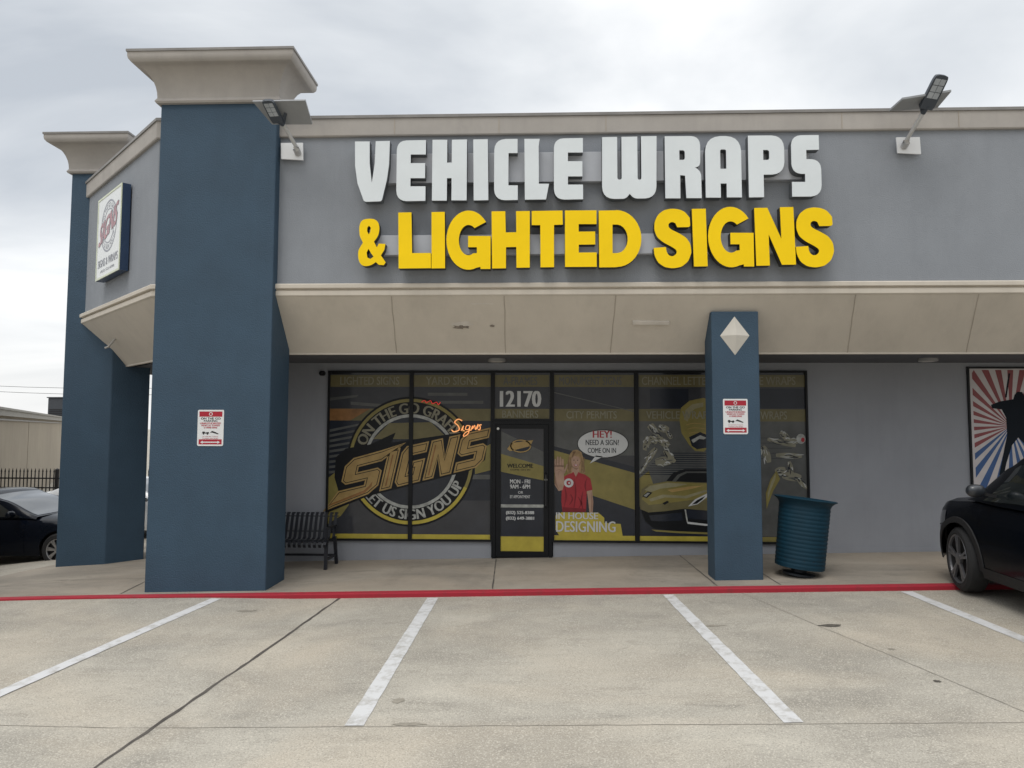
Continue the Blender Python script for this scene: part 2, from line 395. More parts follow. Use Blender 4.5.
bs = MB(); bs.box(4.2, 14, SY-.012, SY-.002, -.2, .20); bs.build('base_trim', GRAYW, shop)

PATH = [(14.0, 9.13), (-5.13, 9.13), (-8.1, 11.92), (-8.1, 40.0)]
def sweep(m, prof, path=PATH):
    P = [Vector(p) for p in path]; offs = []
    for i, p in enumerate(P):
        ns = []
        if i > 0: d = (P[i]-P[i-1]).normalized(); ns.append(Vector((-d.y, d.x)))
        if i < len(P)-1: d = (P[i+1]-P[i]).normalized(); ns.append(Vector((-d.y, d.x)))
        n = sum(ns, Vector((0, 0))).normalized(); k = 1/n.dot(ns[0]); offs.append(-n*k)
    # outward = to the right hand of travel reversed: front travel is -X, outward is -Y
    rows = []
    for d, z in prof: rows.append([(p.x-o.x*d, p.y-o.y*d, z) for p, o in zip(P, offs)])
    m.quadstrip(rows, False)
q = MB(); sweep(q, [(0, 3.86), (0, 5.93)]); q.build('upper_wall', GRAY, shop)
q = MB(); sweep(q, [(0.0, 5.905), (.035, 5.905), (.045, 5.92), (.045, 6.145), (-.25, 6.145)]); q.build('parapet', TANC, shop)
q = MB(); sweep(q, [(.046, 6.146), (.062, 6.146), (.062, 6.185), (-.26, 6.19), (-.26, 5.8)]); q.build('parapet_flashing', FLASH, shop)
q = MB(); sweep(q, [(0.0, 3.905), (.05, 3.905), (.065, 3.89), (.065, 3.845), (.05, 3.835), (.022, 3.83), (.022, 3.815), (.045, 3.81), (.045, 3.75), (.03, 3.735), (.0, 3.733)]); q.build('cornice', TAN, shop)
q = MB(); sweep(q, [(.025, 3.734), (-.55, 3.045), (-.55, 3.022), (-.60, 3.022)]); q.build('sloped_fascia', TAN, shop)
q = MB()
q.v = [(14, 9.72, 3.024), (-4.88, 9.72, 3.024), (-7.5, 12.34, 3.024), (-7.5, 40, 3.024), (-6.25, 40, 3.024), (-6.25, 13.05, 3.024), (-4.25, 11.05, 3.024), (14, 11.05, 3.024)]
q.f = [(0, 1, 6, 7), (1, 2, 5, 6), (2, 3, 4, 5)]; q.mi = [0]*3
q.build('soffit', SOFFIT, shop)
q = MB()
q.v = [(14, 9.3, 5.85), (-5.0, 9.3, 5.85), (-7.85, 12.1, 5.85), (-7.85, 40, 5.85), (14, 40, 5.85)]; q.f = [(0, 1, 2, 3, 4)]; q.mi = [0]
q.build('roof', CONC, shop)
q = MB(); q.box(13.9, 14.05, 9.2, 40, -.3, 6.1); q.build('end_wall', GRAYW, shop)
# control joints running over the tan canopy face
def slope_pt(x, t, lift=.002):  # t 0 top .. 1 bottom
    y = 9.105+(9.68-9.105)*t; z = 3.734+(3.045-3.734)*t
    return (x, y-lift*.77, z-lift*.64)
for x0, x1 in ((-1.92, -1.955), (-.42, -.43), (1.04, 1.02), (4.12, 4.25), (5.68, 5.84)):
    q = MB(); rows = []
    for k in range(9):
        t = k/8; x = x0+(x1-x0)*t+random.uniform(-.004, .004)
        rows.append([slope_pt(x-.006, t), slope_pt(x+.006, t)])
    q.quadstrip(rows, False); q.build('panel_joint', mat('tan_joint', (.38, .335, .28), .9), shop)
for x in (-1.9, -.5, .92, 4.0, 5.5): 
    q = MB(); q.box(x-.005, x+.005, 9.081, 9.088, 5.93, 6.14); q.build('panel_joint', mat('tan_joint', (.38, .335, .28)), shop)
# plaster damage
PATCH = mat('patch_plaster', (.62, .58, .52), .9, .1, 6, .3, 60)
HOLE = mat('broken_plaster', (.21, .18, .15), .95, .4, 20)
def slope_patch(name, cx, t, wd, hd, m, jag=.25, n=18, lift=.004, thick=0):
    q = MB(); loop = []
    for k in range(n):
        a = 2*pi*k/n; r = 1+random.uniform(-jag, jag)
        loop.append((cx+wd/2*cos(a)*r, t+hd/2*sin(a)*r))
    q.prism([loop], lambda u, v, d: slope_pt(u, v, d), lift+thick, lift if thick else None, 0)
    return q.build(name, m, shop)
slope_patch('plaster_damage', -1.02, .53, .20, .06, HOLE, .45); slope_patch('plaster_damage', -.60, .51, .06, .04, HOLE, .45)
slope_patch('plaster_chip', -1.0, .475, .26, .09, PATCH, .4, lift=.003); slope_patch('plaster_chip', -.72, .13, .26, .025, PATCH, .5)
q = MB(); q.prism([[(1.28, .42), (1.78, .43), (1.78, .49), (1.29, .485)]], lambda u, v, d: slope_pt(u, v, d), .02, .002); q.build('plaster_patch', PATCH, shop, bevel=.008)

# columns
def sq_ring(x0, x1, y0, y1, o, z): return [(x0-o, y0-o, z), (x1+o, y0-o, z), (x1+o, y1+o, z), (x0-o, y1+o, z)]
def column_cap(x0, x1, y0, y1, zb, zt, parent):
    q = MB(); h = zt-zb; prof = [(0.002, zb-.04), (.045, zb-.035), (.06, zb-.012), (.045, zb+.02), (.035, zb+.035)]
    for k in range(9):
        a = k/8*pi/2; prof.append((.035+.225*(1-cos(a)), zb+.04+(h*.66)*sin(a)))
    prof += [(.272, zb+h*.74), (.298, zb+h*.80), (.305, zb+h*.86), (.305, zt-.03)]
    q.quadstrip([sq_ring(x0, x1, y0, y1, o, z) for o, z in prof])
    cp = q.build('column_cap', TANC, parent, smooth=30)
    q = MB(); q.quadstrip([sq_ring(x0, x1, y0, y1, o, z) for o, z in ((.31, zt-.03), (.318, zt-.028), (.318, zt+.004))], True, True)
    q.build('cap_flashing', FLASH, cp)
q = MB(); q.quadstrip([[(-5.04, 8.98, z), (-3.46, 8.98, z), (-3.46, y, z), (-5.04, y, z)] for z, y in ((-.5, 9.66), (6.0, 9.66), (6.02, 9.36), (6.36, 9.36))], True, True); c1 = q.build('column', BLUE, shop, bevel=.015)
column_cap(-5.04, -3.46, 8.98, 9.36, 6.36, 6.925, c1)
fp = [(-7.95, 11.47), (-7.12, 11.47), (-6.70, 11.89), (-7.12, 12.31), (-7.95, 12.31)]
q = MB(); q.quadstrip([[(x, y, z) for x, y in fp] for z in (-.8, 6.36)], True, True); c2 = q.build('column', BLUE, shop, bevel=.015)
column_cap(-7.95, -7.12, 11.47, 12.3, 6.36, 6.925, c2)
PX0, PX1, PY = 2.292, 2.905, 9.20
q = MB(); q.box(PX0, PX1, PY, 9.58, -.2, 3.535); c3 = q.build('pillar', BLUE, shop, bevel=.012)
dx, dz = 2.594, 3.213; q = MB()
ring = [(dx-.19, PY-.002, dz), (dx, PY-.002, dz-.255), (dx+.19, PY-.002, dz), (dx, PY-.002, dz+.255)]
q.v = ring+[(dx, PY-.075, dz)]; q.f = [(0, 1, 4), (1, 2, 4), (2, 3, 4), (3, 0, 4)]; q.mi = [0]*4
q.build('diamond_ornament', mat('cream_plaster', (.60, .57, .51), .8, .05, 4), c3)

# ------------------------------------------------------------------ storefront windows and door with their printed film
def wx(px): return -3.3+(px-329)*.015705
def wz(py): return 2.898-(py-371)*.01572
FY = SY-.012
def sf(u, v, d): return (wx(u), FY-d*.0011, wz(v))
FILM = mat('film_charcoal', (.047, .049, .056), .10, .15, 2.5, spec=.35)
FILMD = mat('film_dark', (.022, .026, .036), .2, .2, 3, spec=.35)
FILMM = mat('film_mid', (.095, .098, .095), .25, .2, 4, spec=.35)
OLIVE = mat('film_olive', (.23, .195, .065), .25, .15, 4, spec=.3)
YEL = mat('film_yellow', (.44, .36, .06), .25, .15, 4, spec=.3)
GOLD = mat('film_gold', (.36, .245, .095), .25, .18, 5, spec=.3)
RUST = mat('film_rust', (.26, .13, .05), .25, .3, 5, spec=.3)
GHOST = mat('film_ghost_text', (.22, .21, .155), .3, .2, 5, spec=.3)
FWHITE = mat('film_white', (.56, .57, .57), .35, .06, 5, spec=.3)
FGRAY = mat('film_silver', (.36, .37, .35), .3, .35, 12, spec=.3)
FRED = mat('film_red', (.34, .03, .04), .35, .1, 5, spec=.3)
SKIN = mat('film_skin', (.40, .26, .19), .35, .12, 8, spec=.3)
HAIR = mat('film_hair', (.30, .20, .10), .35, .35, 14, spec=.3)
PAL = [FILM, FILMD, FILMM, OLIVE, YEL, GOLD, GHOST, FWHITE, FGRAY, FRED, SKIN, HAIR, BLACK, RUST, mat('film_band', (.15, .132, .065), .25, .15, 4, spec=.3), mat('film_skin_shade', (.27, .16, .11), .35, .1, 8, spec=.3), mat('film_hair_dark', (.16, .09, .045), .35, .3, 14, spec=.3), mat('film_red_fold', (.19, .016, .024), .35, .1, 8, spec=.3), mat('film_car_light', (.27, .25, .15), .25, .15, 6, spec=.3)]
iFILM, iDARK, iMID, iOL, iYEL, iGOLD, iGH, iWH, iSIL, iRED, iSK, iHA, iBK, iRU, iBAND, iSKD, iHAD, iRDD, iCL = range(19)

def bay(x0, x1, z0, z1, name='window', bar=.031, parent=shop):
    q = MB(); y0, y1 = SY-.045, SY+.06
    q.box(x0, x0+bar, y0, y1, z0, z1); q.box(x1-bar, x1, y0, y1, z0, z1)
    q.box(x0+bar, x1-bar, y0+.003, y1, z0, z0+bar); q.box(x0+bar, x1-bar, y0+.003, y1, z1-bar, z1)
    fr = q.build(name, BLACK, parent)
    q = MB(); q.box(x0+bar, x1-bar, SY-.006, SY+.002, z0+bar, z1-bar); q.build('glass', GLASS, fr)
    return fr
def film(u0, u1, base=iFILM):
    f = Flat(sf, PAL); f.rect(u0, u1, 374, 540, base, 0); return f
def std_bands(f, u0, u1, strong=True):
    f.rect(u0, u1, 375, 387, iBAND, 1); f.rect(u0, u1, 409, 421, iBAND, 1); f.rect(u0, u1, 533.5, 540, iYEL if strong else iOL, 2)
def letters(parent, items, name='lettering'):
    for it in items:
        f = Flat(sf, PAL); f.text(*it); f.build(name, parent)

XM = [-3.3, -1.97, -.685, .245, 1.56, 2.875, 4.19]
UM = [329, 413.5, 495.5, 554.5, 638, 722, 806]
# --- bay 1 and 2: round logo across both
b1 = bay(XM[0], XM[1], .24, 2.90); b2 = bay(XM[1], XM[2], .24, 2.90)
for b, (u0, u1) in ((b1, (331, 411.5)), (b2, (415.5, 493.5))):
    f = film(u0, u1); std_bands(f, u0, u1)
    f.rect(u0, u1, 421, 500, iDARK, 1)
    if b is b1:
        for k in range(9):     # speed lines
            y = 424+k*5.2; f.poly([(331, y+6), (366, y-1+k*.5), (366, y+.9+k*.5), (331, y+8.6)], iMID, 2)
        f.poly([(331, 478), (344, 468), (352, 505), (344, 516), (331, 524)], iOL, 2)
        f.poly([(331, 398), (360, 395), (358, 397.5), (331, 401)], iMID, 2)
        f.poly([(352, 402), (392, 405), (390, 408), (352, 405)], iMID, 2)
        f.poly([(331, 409.2), (372, 409.2), (352, 420.8), (331, 420.8)], iRU, 2)
    else:
        f.poly([(478, 452), (493.5, 444), (493.5, 470), (478, 474)], iOL, 2)
        f.rect(452, 493, 474.5, 479, iMID, 2.3); f.rect(430, 470, 393, 396, iMID, 2); f.rect(440, 486, 401, 404, iMID, 2)
    f.build('film', b)
letters(b1, [('LIGHTED SIGNS', 341, 401, 376.8, 385, iGH, 3)]); letters(b2, [('YARD SIGNS', 428, 480, 376.8, 385, iGH, 3)])
LX, LY, LR = 413.5, 461.5, 62.5
f = Flat(sf, PAL)
f.poly(ell(LX, LY, LR+2, LR+2, n=64), iBK, 3); f.poly(ell(LX, LY, LR, LR, n=64), iOL, 4, [ell(LX, LY, LR-3.2, LR-3.2, n=64)])
f.poly(ell(LX, LY, LR-15.5, LR-15.5, n=64), iSIL, 4, [ell(LX, LY, LR-18.6, LR-18.6, n=64)])
f.poly(ell(LX, LY, LR-18.6, LR-18.6, n=64), iDARK, 4)
f.poly([(LX-38, LY-22), (LX-22, LY-38), (LX+20, LY-39), (LX+38, LY-22)], iBAND, 5)
f.poly(ell(LX, LY, LR, LR, radians(25), radians(155), 40)+ell(LX, LY, LR-3.4, LR-3.4, radians(155), radians(25), 40), iYEL, 5)
f.build('round_logo', b1)
def arc_text(fl, s, R0, R1, a0, a1, mi, d, inside):
    vv, ff, _ = text_tris(s, 0.0)
    for k in (-1, 0, 1):
        b = len(fl.m.v)
        for x, y in vv:
            a = radians(a0+(a1-a0)*x+.55*k); r = R0+(R1-R0)*y
            fl.m.v.append(tuple(fl.fn(LX+r*cos(a), LY-r*sin(a), d+.2*k)))
        for fc in ff: fl.m.f.append(tuple(b+i for i in fc)); fl.m.mi.append(mi)
for a_ in (('ON THE GO GRAFIX', 47.6, 58.2, 161, 27, iGH, 6, False), ('LET US SIGN YOU UP', 57.6, 47.6, 216, 337, iSIL, 6, True)):
    f = Flat(sf, PAL); arc_text(f, *a_); f.build('logo_lettering', b1)
# big slanted SIGNS word; unit letters u 0..1, v 0 (bottom)..1 (top)
def SW(u, v):   # along-word coordinate 0..10, height 0..1 -> pixels
    bx, by = 340+u*14.3, 502-u*3.55
    hgt = 42-u*.35
    return (bx+v*9, by-v*hgt)
def offset_poly(L, d):
    P = [Vector(p) for p in L]; n = len(P); A = sum(P[i].x*P[(i+1) % n].y-P[(i+1) % n].x*P[i].y for i in range(n)); sg = 1 if A > 0 else -1
    out = []
    for i in range(n):
        a, b = (P[i]-P[i-1]), (P[(i+1) % n]-P[i])
        if a.length < 1e-6 or b.length < 1e-6: continue
        a.normalize(); b.normalize(); na, nb = Vector((a.y, -a.x))*sg, Vector((b.y, -b.x))*sg
        m = na+nb
        if m.length < .2: m = na
        m.normalize(); k = min(2.0, 1/max(.3, m.dot(na))); q = P[i]+m*d*k; out.append((q.x, q.y))
    return out
S_L = [(-.25, -.12), (2.15, .0), (2.75, .16), (2.75, .52), (2.4, .62), (.95, .62), (.95, .74), (2.6, .76), (4.1, 1.10), (2.4, 1.04), (.4, 1.0), (-.12, .84), (-.12, .48), (.25, .37), (1.65, .37), (1.65, .26), (-.2, .26), (-1.0, -.16)]
LET = {'S': [(0, 0), (1.7, 0), (2.15, .15), (2.15, .52), (1.8, .62), (.8, .62), (.8, .73), (2.15, .73), (2.15, 1), (.35, 1), (-.05, .86), (-.05, .5), (.3, .39), (1.3, .39), (1.3, .27), (0, .27)],
       'I': [(0, 0), (.9, 0), (.9, 1), (0, 1)],
       'G': [(.25, 0), (1.9, 0), (1.9, .58), (.95, .58), (.95, .36), (1.1, .36), (1.1, .27), (.8, .27), (.8, .73), (1.9, .73), (1.9, 1), (.25, 1), (-.05, .86), (-.05, .14)],
       'N': [(0, 0), (.78, 0), (.78, .5), (1.25, 0), (2.05, 0), (2.05, 1), (1.27, 1), (1.27, .5), (.8, 1), (0, 1)]}
big = Flat(sf, PAL)
hull = [(331, 508), (344, 500), (337, 478), (338, 458), (348, 449), (372, 445), (398, 433), (394, 443), (476, 431), (492, 428), (488, 460), (472, 471), (440, 479), (400, 489), (372, 496), (352, 504), (330, 513)]
big.poly(hull, iBK, 7)
for ch, u0, sx in (('*', .1, .98), ('I', 2.95, .95), ('G', 4.0, .95), ('N', 5.98, .98), ('S', 8.15, .93)):
    L = [SW(u0+u*sx, v) for u, v in (S_L if ch == '*' else LET[ch])]
    big.poly(L, iGOLD, 8); big.poly(offset_poly(L, -1.5), iBK, 8.6); big.poly(offset_poly(L, -2.2), iGOLD, 9.2)
for u in (3.3, 6.3): big.poly([SW(u, .1), SW(u+.1, .1), SW(u+.1, .86), SW(u, .86)], iRU, 10)
big.poly([SW(-.6, -.06), SW(1.9, .05), SW(2.3, .18), SW(2.3, .3), SW(2.1, .2), SW(1.8, .12), SW(-.4, -.01)], iRU, 10)
big.build('logo_word', b1)
# --- door and transom
fr = bay(XM[2], XM[3], 2.115, 2.90)
f = Flat(sf, PAL); f.rect(497.5, 552, 374, 419.5, iFILM, 0); f.rect(497.5, 552, 375, 387, iBAND, 1); f.rect(497.5, 552, 409, 419.5, iBAND, 1); f.build('film', fr)
letters(fr, [('A-FRAMES', 506, 540, 377, 385, iMID, 3), ('BANNERS', 505, 541, 410.5, 418, iGH, 3)])
letters(fr, [('12170', 502.5, 544, 391, 407, iWH, 3, .045)], 'street_number')
q = MB(); y0, y1 = SY-.04, SY+.06
gb = H(-.2, 11)
q.box(XM[2], XM[2]+.05, y0, y1, gb-.1, 2.113); q.box(XM[3]-.05, XM[3], y0, y1, gb-.1, 2.113); q.box(XM[2]+.05, XM[3]-.05, y0+.002, y1, 2.06, 2.113)
x0, x1 = XM[2]+.056, XM[3]-.056
q.box(x0, x0+.075, SY-.03, SY+.03, gb+.012, 2.055); q.box(x1-.075, x1, SY-.03, SY+.03, gb+.012, 2.055)
q.box(x0+.075, x1-.075, SY-.028, SY+.03, gb+.012, gb+.10); q.box(x0+.075, x1-.075, SY-.028, SY+.03, 1.99, 2.055)
dr = q.build('door', BLACK, shop)
q = MB(); q.box(x0+.075, x1-.075, SY-.006, SY+.002, gb+.1, 1.99); q.build('glass', GLASS, dr)
u0, u1, v0, v1 = 501.5, 547, 427.5, 549.5
f = Flat(sf, PAL); f.rect(u0, u1, v0, v1, iFILM, 0)
f.poly([(u0, 453), (u1, 466), (u1, 480), (u0, 471)], iOL, 1); f.poly([(u0, 430), (u1, 452), (u1, 466), (u0, 453)], iMID, 1)
f.poly([(u0, 471), (u1, 480), (u1, 534), (u0, 534)], iDARK, 1)
f.rect(u0, u1, 535, v1, iYEL, 2); f.rect(u0, u1, 503.6, 506.6, iSIL, 2)
f.poly(ell(523.5, 446, 11, 7), iDARK, 2); f.poly([(510, 449), (514, 443), (536, 440), (533, 446), (513, 451)], iGOLD, 3); f.poly(ell(523.5, 446, 10.5, 6.5), iGOLD, 3, [ell(523.5, 446, 9.3, 5.4)])
f.build('film', dr)
letters(dr, [('WELCOME', 510, 536, 463.5, 467.5, iBK, 4, .03), ('COME ON IN', 513, 533, 468.8, 470.2, iBK, 4), ('MON - FRI', 513, 533, 479, 483, iWH, 4, .03), ('9AM - 6PM', 513, 533, 484, 488, iWH, 4, .03),
             ('OR', 521, 526, 490.5, 493, iWH, 4), ('BY APPOINTMENT', 513, 533, 494.5, 497.5, iWH, 4, .02), ('(832) 525-8388', 509, 537, 510, 514, iWH, 4, .03), ('(832) 649-3881', 509, 537, 515.5, 519.5, iWH, 4, .03)])
q = MB(); hx = x1-.04; q.tube([(hx, SY-.032, 1.30), (hx, SY-.085, 1.28), (hx, SY-.085, .80), (hx, SY-.032, .78)], .012); q.build('handle', mat('dark_steel', (.06, .06, .065), .35, metal=.8), dr)
q = MB(); q.lathe([(.02, SY-.034), (.02, SY-.046), (.0, SY-.046)], (hx+.0, 0, 1.20), 'y', 16); q.build('deadbolt', mat('lock_metal', (.6, .6, .58), .3, metal=.7), dr)
q = MB(); q.lathe([(.02, 0), (.02, -.012), (0, -.012)], (x0+.03, SY-.031, 1.99), 'y', 16)
q.build('lock', mat('lock_metal', (.6, .6, .58), .3, metal=.7), dr)
# --- bay 4: woman with speech bubble
b4 = bay(XM[3], XM[4], .24, 2.90); u0, u1 = 556.5, 636
f = film(u0, u1); std_bands(f, u0, u1)
f.rect(u0, u1, 421, 455, iMID, 1); f.poly([(u0, 450), (u1, 472), (u1, 508), (u0, 482)], iOL, 2); f.poly([(u0, 446), (u1, 466), (u1, 472), (u0, 450)], iDARK, 2)
f.poly([(u0, 482), (u1, 508), (u1, 533), (u0, 533)], iDARK, 2); f.poly([(u0, 392), (u1, 411), (u1, 411.8), (u0, 393)], iMID, 2)
f.poly([(558, 514), (564, 511), (600, 511), (606, 516), (606, 521), (622, 522), (624, 534), (562, 534), (558, 528)], iYEL, 3)
f.build('film', b4)
letters(b4, [('MONUMENT SIGNS', 562, 624, 376.8, 385, iMID, 3), ('CITY PERMITS', 569, 619, 411, 418.5, iGH, 3), ('IN HOUSE', 558.5, 600, 511, 517.5, iWH, 8, .025), ('DESIGNING', 558.5, 617, 519.5, 530, iWH, 8, .02)])
f = Flat(sf, PAL); f.poly(ell(605, 443.5, 25.5, 14.2, n=40), iBK, 4); f.poly(ell(605, 443.5, 24.7, 13.4, n=40), iWH, 5)
f.poly([(598, 455), (592, 463), (605, 456)], iWH, 5)
f.text('HEY!', 595, 614, 430.5, 437.5, iRED, 6, .03); f.text('NEED A SIGN?', 588, 621, 439.5, 444.8, iDARK, 6, .02); f.text('COME ON IN', 590, 618, 447.5, 452.5, iDARK, 6, .02)
f.build('speech_bubble', b4)
def zp(x, y): return (480+x/3.84, 360+y/3.84)
def zl(pts): return [zp(*p) for p in pts]
f = Flat(sf, PAL)
f.poly(zl([(344, 432), (346, 388), (354, 360), (367, 345), (382, 343), (398, 352), (407, 378), (413, 430), (400, 438), (358, 438)]), iHA, 4)
f.poly(zl([(365, 408), (388, 408), (392, 434), (378, 450), (362, 434)]), iSK, 5)
f.poly([zp(*p) for p in ell(377, 386, 17, 27, n=20)], iSK, 6)
f.poly(zl([(358, 385), (360, 362), (376, 355), (394, 364), (396, 388), (390, 372), (372, 366), (362, 376)]), iHA, 7)
for ex in (370, 384): f.poly([zp(*p) for p in ell(ex, 383, 2.6, 1.6, n=8)], iBK, 7); f.poly(zl([(ex-4, 378), (ex+4, 378), (ex+4, 379.5), (ex-4, 379.5)]), iHA, 7)
f.poly(zl([(376, 386), (379, 394), (374, 394)]), iHA, 7)
f.poly(zl([(369, 399), (386, 399), (382, 406), (373, 406)]), iRED, 7); f.poly(zl([(371, 400), (384, 400), (381, 403.5), (374, 403.5)]), iWH, 8)
f.poly(zl([(324, 470), (332, 446), (348, 436), (364, 431), (377, 448), (391, 431), (412, 437), (432, 452), (440, 494), (418, 500), (415, 578), (326, 578), (322, 540)]), iRED, 6)
f.poly(zl([(362, 431), (368, 427), (377, 446), (370, 452)]), iRED, 7); f.poly(zl([(392, 431), (387, 427), (377, 446), (384, 452)]), iRED, 7)
f.poly(zl([(419, 500), (438, 495), (443, 540), (440, 580), (428, 580), (424, 540)]), iSK, 5)
f.poly(zl([(298, 432), (331, 432), (334, 470), (326, 496), (312, 500), (296, 476)]), iSK, 7)      # raised forearm
f.poly(zl([(296, 404), (332, 404), (333, 432), (322, 444), (304, 443), (296, 430)]), iSK, 8)      # palm
for fx, fy in ((299, 378), (308.5, 369), (318.5, 370), (327.5, 378)): f.poly(zl([(fx-3.8, 407), (fx-3.3, fy+4), (fx-1.5, fy), (fx+1.5, fy), (fx+3.3, fy+4), (fx+3.8, 407)]), iSK, 8)
f.poly(zl([(331, 424), (339, 408), (343, 396), (346, 400), (342, 418), (333, 436)]), iSK, 8)
f.poly([zp(*p) for p in ell(350, 469, 18, 17, n=20)], iWH, 9); f.poly([zp(*p) for p in ell(350, 469, 9, 9, n=14)], iRED, 10); f.poly([zp(*p) for p in ell(352, 469, 4, 4, n=10)], iWH, 11)
for hx_, w2 in ((350, 2.2), (356, 1.6), (398, 1.8), (404, 2.2), (409, 1.4)): f.poly(zl(ribbon([(hx_+2, 372), (hx_-1, 398), (hx_+2, 430)], w2, 4)), iHAD, 5.5)
f.poly(zl([(366, 352), (378, 349), (372, 360), (362, 374)]), iHAD, 7.5)
f.poly(zl([(361, 392), (364, 404), (371, 412), (366, 411), (361, 402)]), iSKD, 7.2); f.poly(zl([(393, 388), (393, 400), (386, 411), (389, 402)]), iSKD, 7.2); f.poly(zl([(367, 412), (388, 412), (380, 420)]), iSKD, 6.2)
for a_ in (((334, 480), (340, 520), (332, 560)), ((372, 455), (376, 510), (368, 572)), ((404, 500), (398, 535), (404, 572)), ((356, 510), (364, 530), (352, 552)), ((418, 452), (412, 478), (416, 500)), ((385, 520), (396, 545), (388, 565))): f.poly(zl(ribbon(a_, lambda t: 1+5*sin(pi*t), 5)), iRDD, 6.6)
f.poly(zl([(326, 560), (415, 566), (415, 578), (326, 578)]), iRDD, 6.7)
for a_ in (((304, 407), (304, 384)), ((313.5, 407), (313.5, 380)), ((323, 407), (323, 384))): f.poly(zl(ribbon(a_, 1.2, 2)), iSKD, 8.6)
f.poly(zl(ribbon([(302, 424), (314, 418), (326, 426)], 1.4, 4)), iSKD, 8.6); f.poly(zl(ribbon([(310, 440), (312, 428), (322, 420)], 1.2, 4)), iSKD, 8.7)
f.poly(zl([(296, 470), (300, 440), (304, 470), (314, 498)]), iSKD, 7.4); f.poly(zl([(436, 500), (441, 540), (438, 578), (434, 578), (435, 540)]), iSKD, 5.4)
f.build('person_picture', b4)
# --- bay 5: sports car picture and silver rider
b5 = bay(XM[4], XM[5], .24, 2.90); u0, u1 = 640, 720
f = film(u0, u1); std_bands(f, u0, u1); f.rect(u0, u1, 421, 533, iMID, 1)
f.rect(652, 690, 389, 408, iDARK, 1)
for k in range(11): f.rect(664-k*2.2, u1, 452+k*2.1, 452.8+k*2.1, iDARK, 2)
f.poly([(640, 478), (650, 470), (660, 500), (640, 508)], iOL, 2); f.rect(u0, u1, 505, 533, iDARK, 2.4)
f.build('film', b5)
letters(b5, [('CHANNEL LETTERS', 644, 716, 376.8, 385, iGH, 3), ('VEHICLE WRAPS', 648, 712, 411, 418.5, iGH, 8)])
def cz(pts): return [(636+x/4.39, 370+y/4.39) for x, y in pts]
f = Flat(sf, PAL)     # gold helmet behind
f.poly(cz([(196, 215), (204, 165), (240, 135), (300, 122), (350, 135), (380, 180), (378, 240), (345, 310), (300, 355), (262, 352), (236, 325), (204, 275)]), iOL, 4)
f.poly(cz([(215, 215), (222, 175), (252, 150), (300, 142), (300, 160), (262, 170), (240, 195), (232, 225)]), iCL, 5)
f.poly(cz([(236, 292), (285, 270), (330, 290), (310, 338), (270, 345), (248, 330)]), iDARK, 5); f.poly(cz([(246, 305), (285, 284), (312, 295), (300, 302), (280, 300), (254, 318)]), iSIL, 6)
for k in range(5): f.poly(cz(ribbon([(225+k*6, 240+k*18), (262, 232+k*20), (320, 240+k*18)], 2.2, 4)), iGOLD, 4.6+k*.02)
f.build('helmet_picture', b5)
f = Flat(sf, PAL)
f.poly(cz([(128, 492), (165, 448), (215, 430), (365, 430), (369, 480), (369, 505)]), iBK, 6)
f.poly(cz([(160, 484), (185, 455), (222, 440), (365, 440), (366, 446), (226, 447), (196, 462), (176, 486)]), iMID, 6.5)
f.poly(cz([(18, 565), (30, 518), (62, 497), (140, 482), (260, 487), (369, 489), (369, 612), (215, 600), (120, 612), (58, 617), (24, 604)]), iBAND, 7)
f.poly(cz([(60, 500), (140, 485), (260, 490), (369, 492), (369, 560), (260, 560), (150, 575), (60, 585), (30, 560)]), iOL, 7.5)
f.poly(cz([(42, 520), (66, 503), (140, 489), (230, 494), (180, 506), (110, 515), (70, 530)]), iCL, 8)
f.poly(cz([(60, 560), (120, 540), (215, 545), (300, 520), (369, 518), (369, 524), (304, 528), (222, 556), (130, 552), (70, 570)]), iCL, 8)
f.poly(cz([(140, 520), (230, 505), (300, 500), (240, 516), (160, 530)]), iGOLD, 8)
f.poly(cz([(26, 604), (58, 617), (120, 612), (215, 600), (226, 642), (369, 652), (369, 700), (180, 694), (80, 684), (44, 655)]), iBK, 8)
f.poly(cz([(60, 630), (120, 624), (200, 616), (206, 650), (120, 655), (70, 652)]), iDARK, 8.5)
f.poly(cz([(222, 655), (305, 664), (369, 664), (369, 672), (300, 672), (226, 664)]), iWH, 9); f.poly(cz([(213, 603), (219, 603), (227, 655), (221, 655)]), iSIL, 9)
f.poly(cz([(228, 590), (258, 560), (310, 534), (314, 546), (270, 580)]), iWH, 9.3); f.poly(cz([(244, 582), (268, 562), (302, 545), (290, 560), (266, 578)]), iBK, 9.8)
f.poly(cz([(32, 548), (56, 527), (76, 532), (52, 556)]), iBK, 9); f.poly(cz([(38, 546), (56, 532), (66, 534), (50, 550)]), iSIL, 9.5); f.poly(cz([(118, 577), (140, 566), (148, 572), (128, 584)]), iBK, 9)
f.poly(cz([(70, 690), (180, 696), (369, 702), (369, 710), (180, 704), (90, 698)]), iOL, 8.2)
f.build('car_picture', b5)
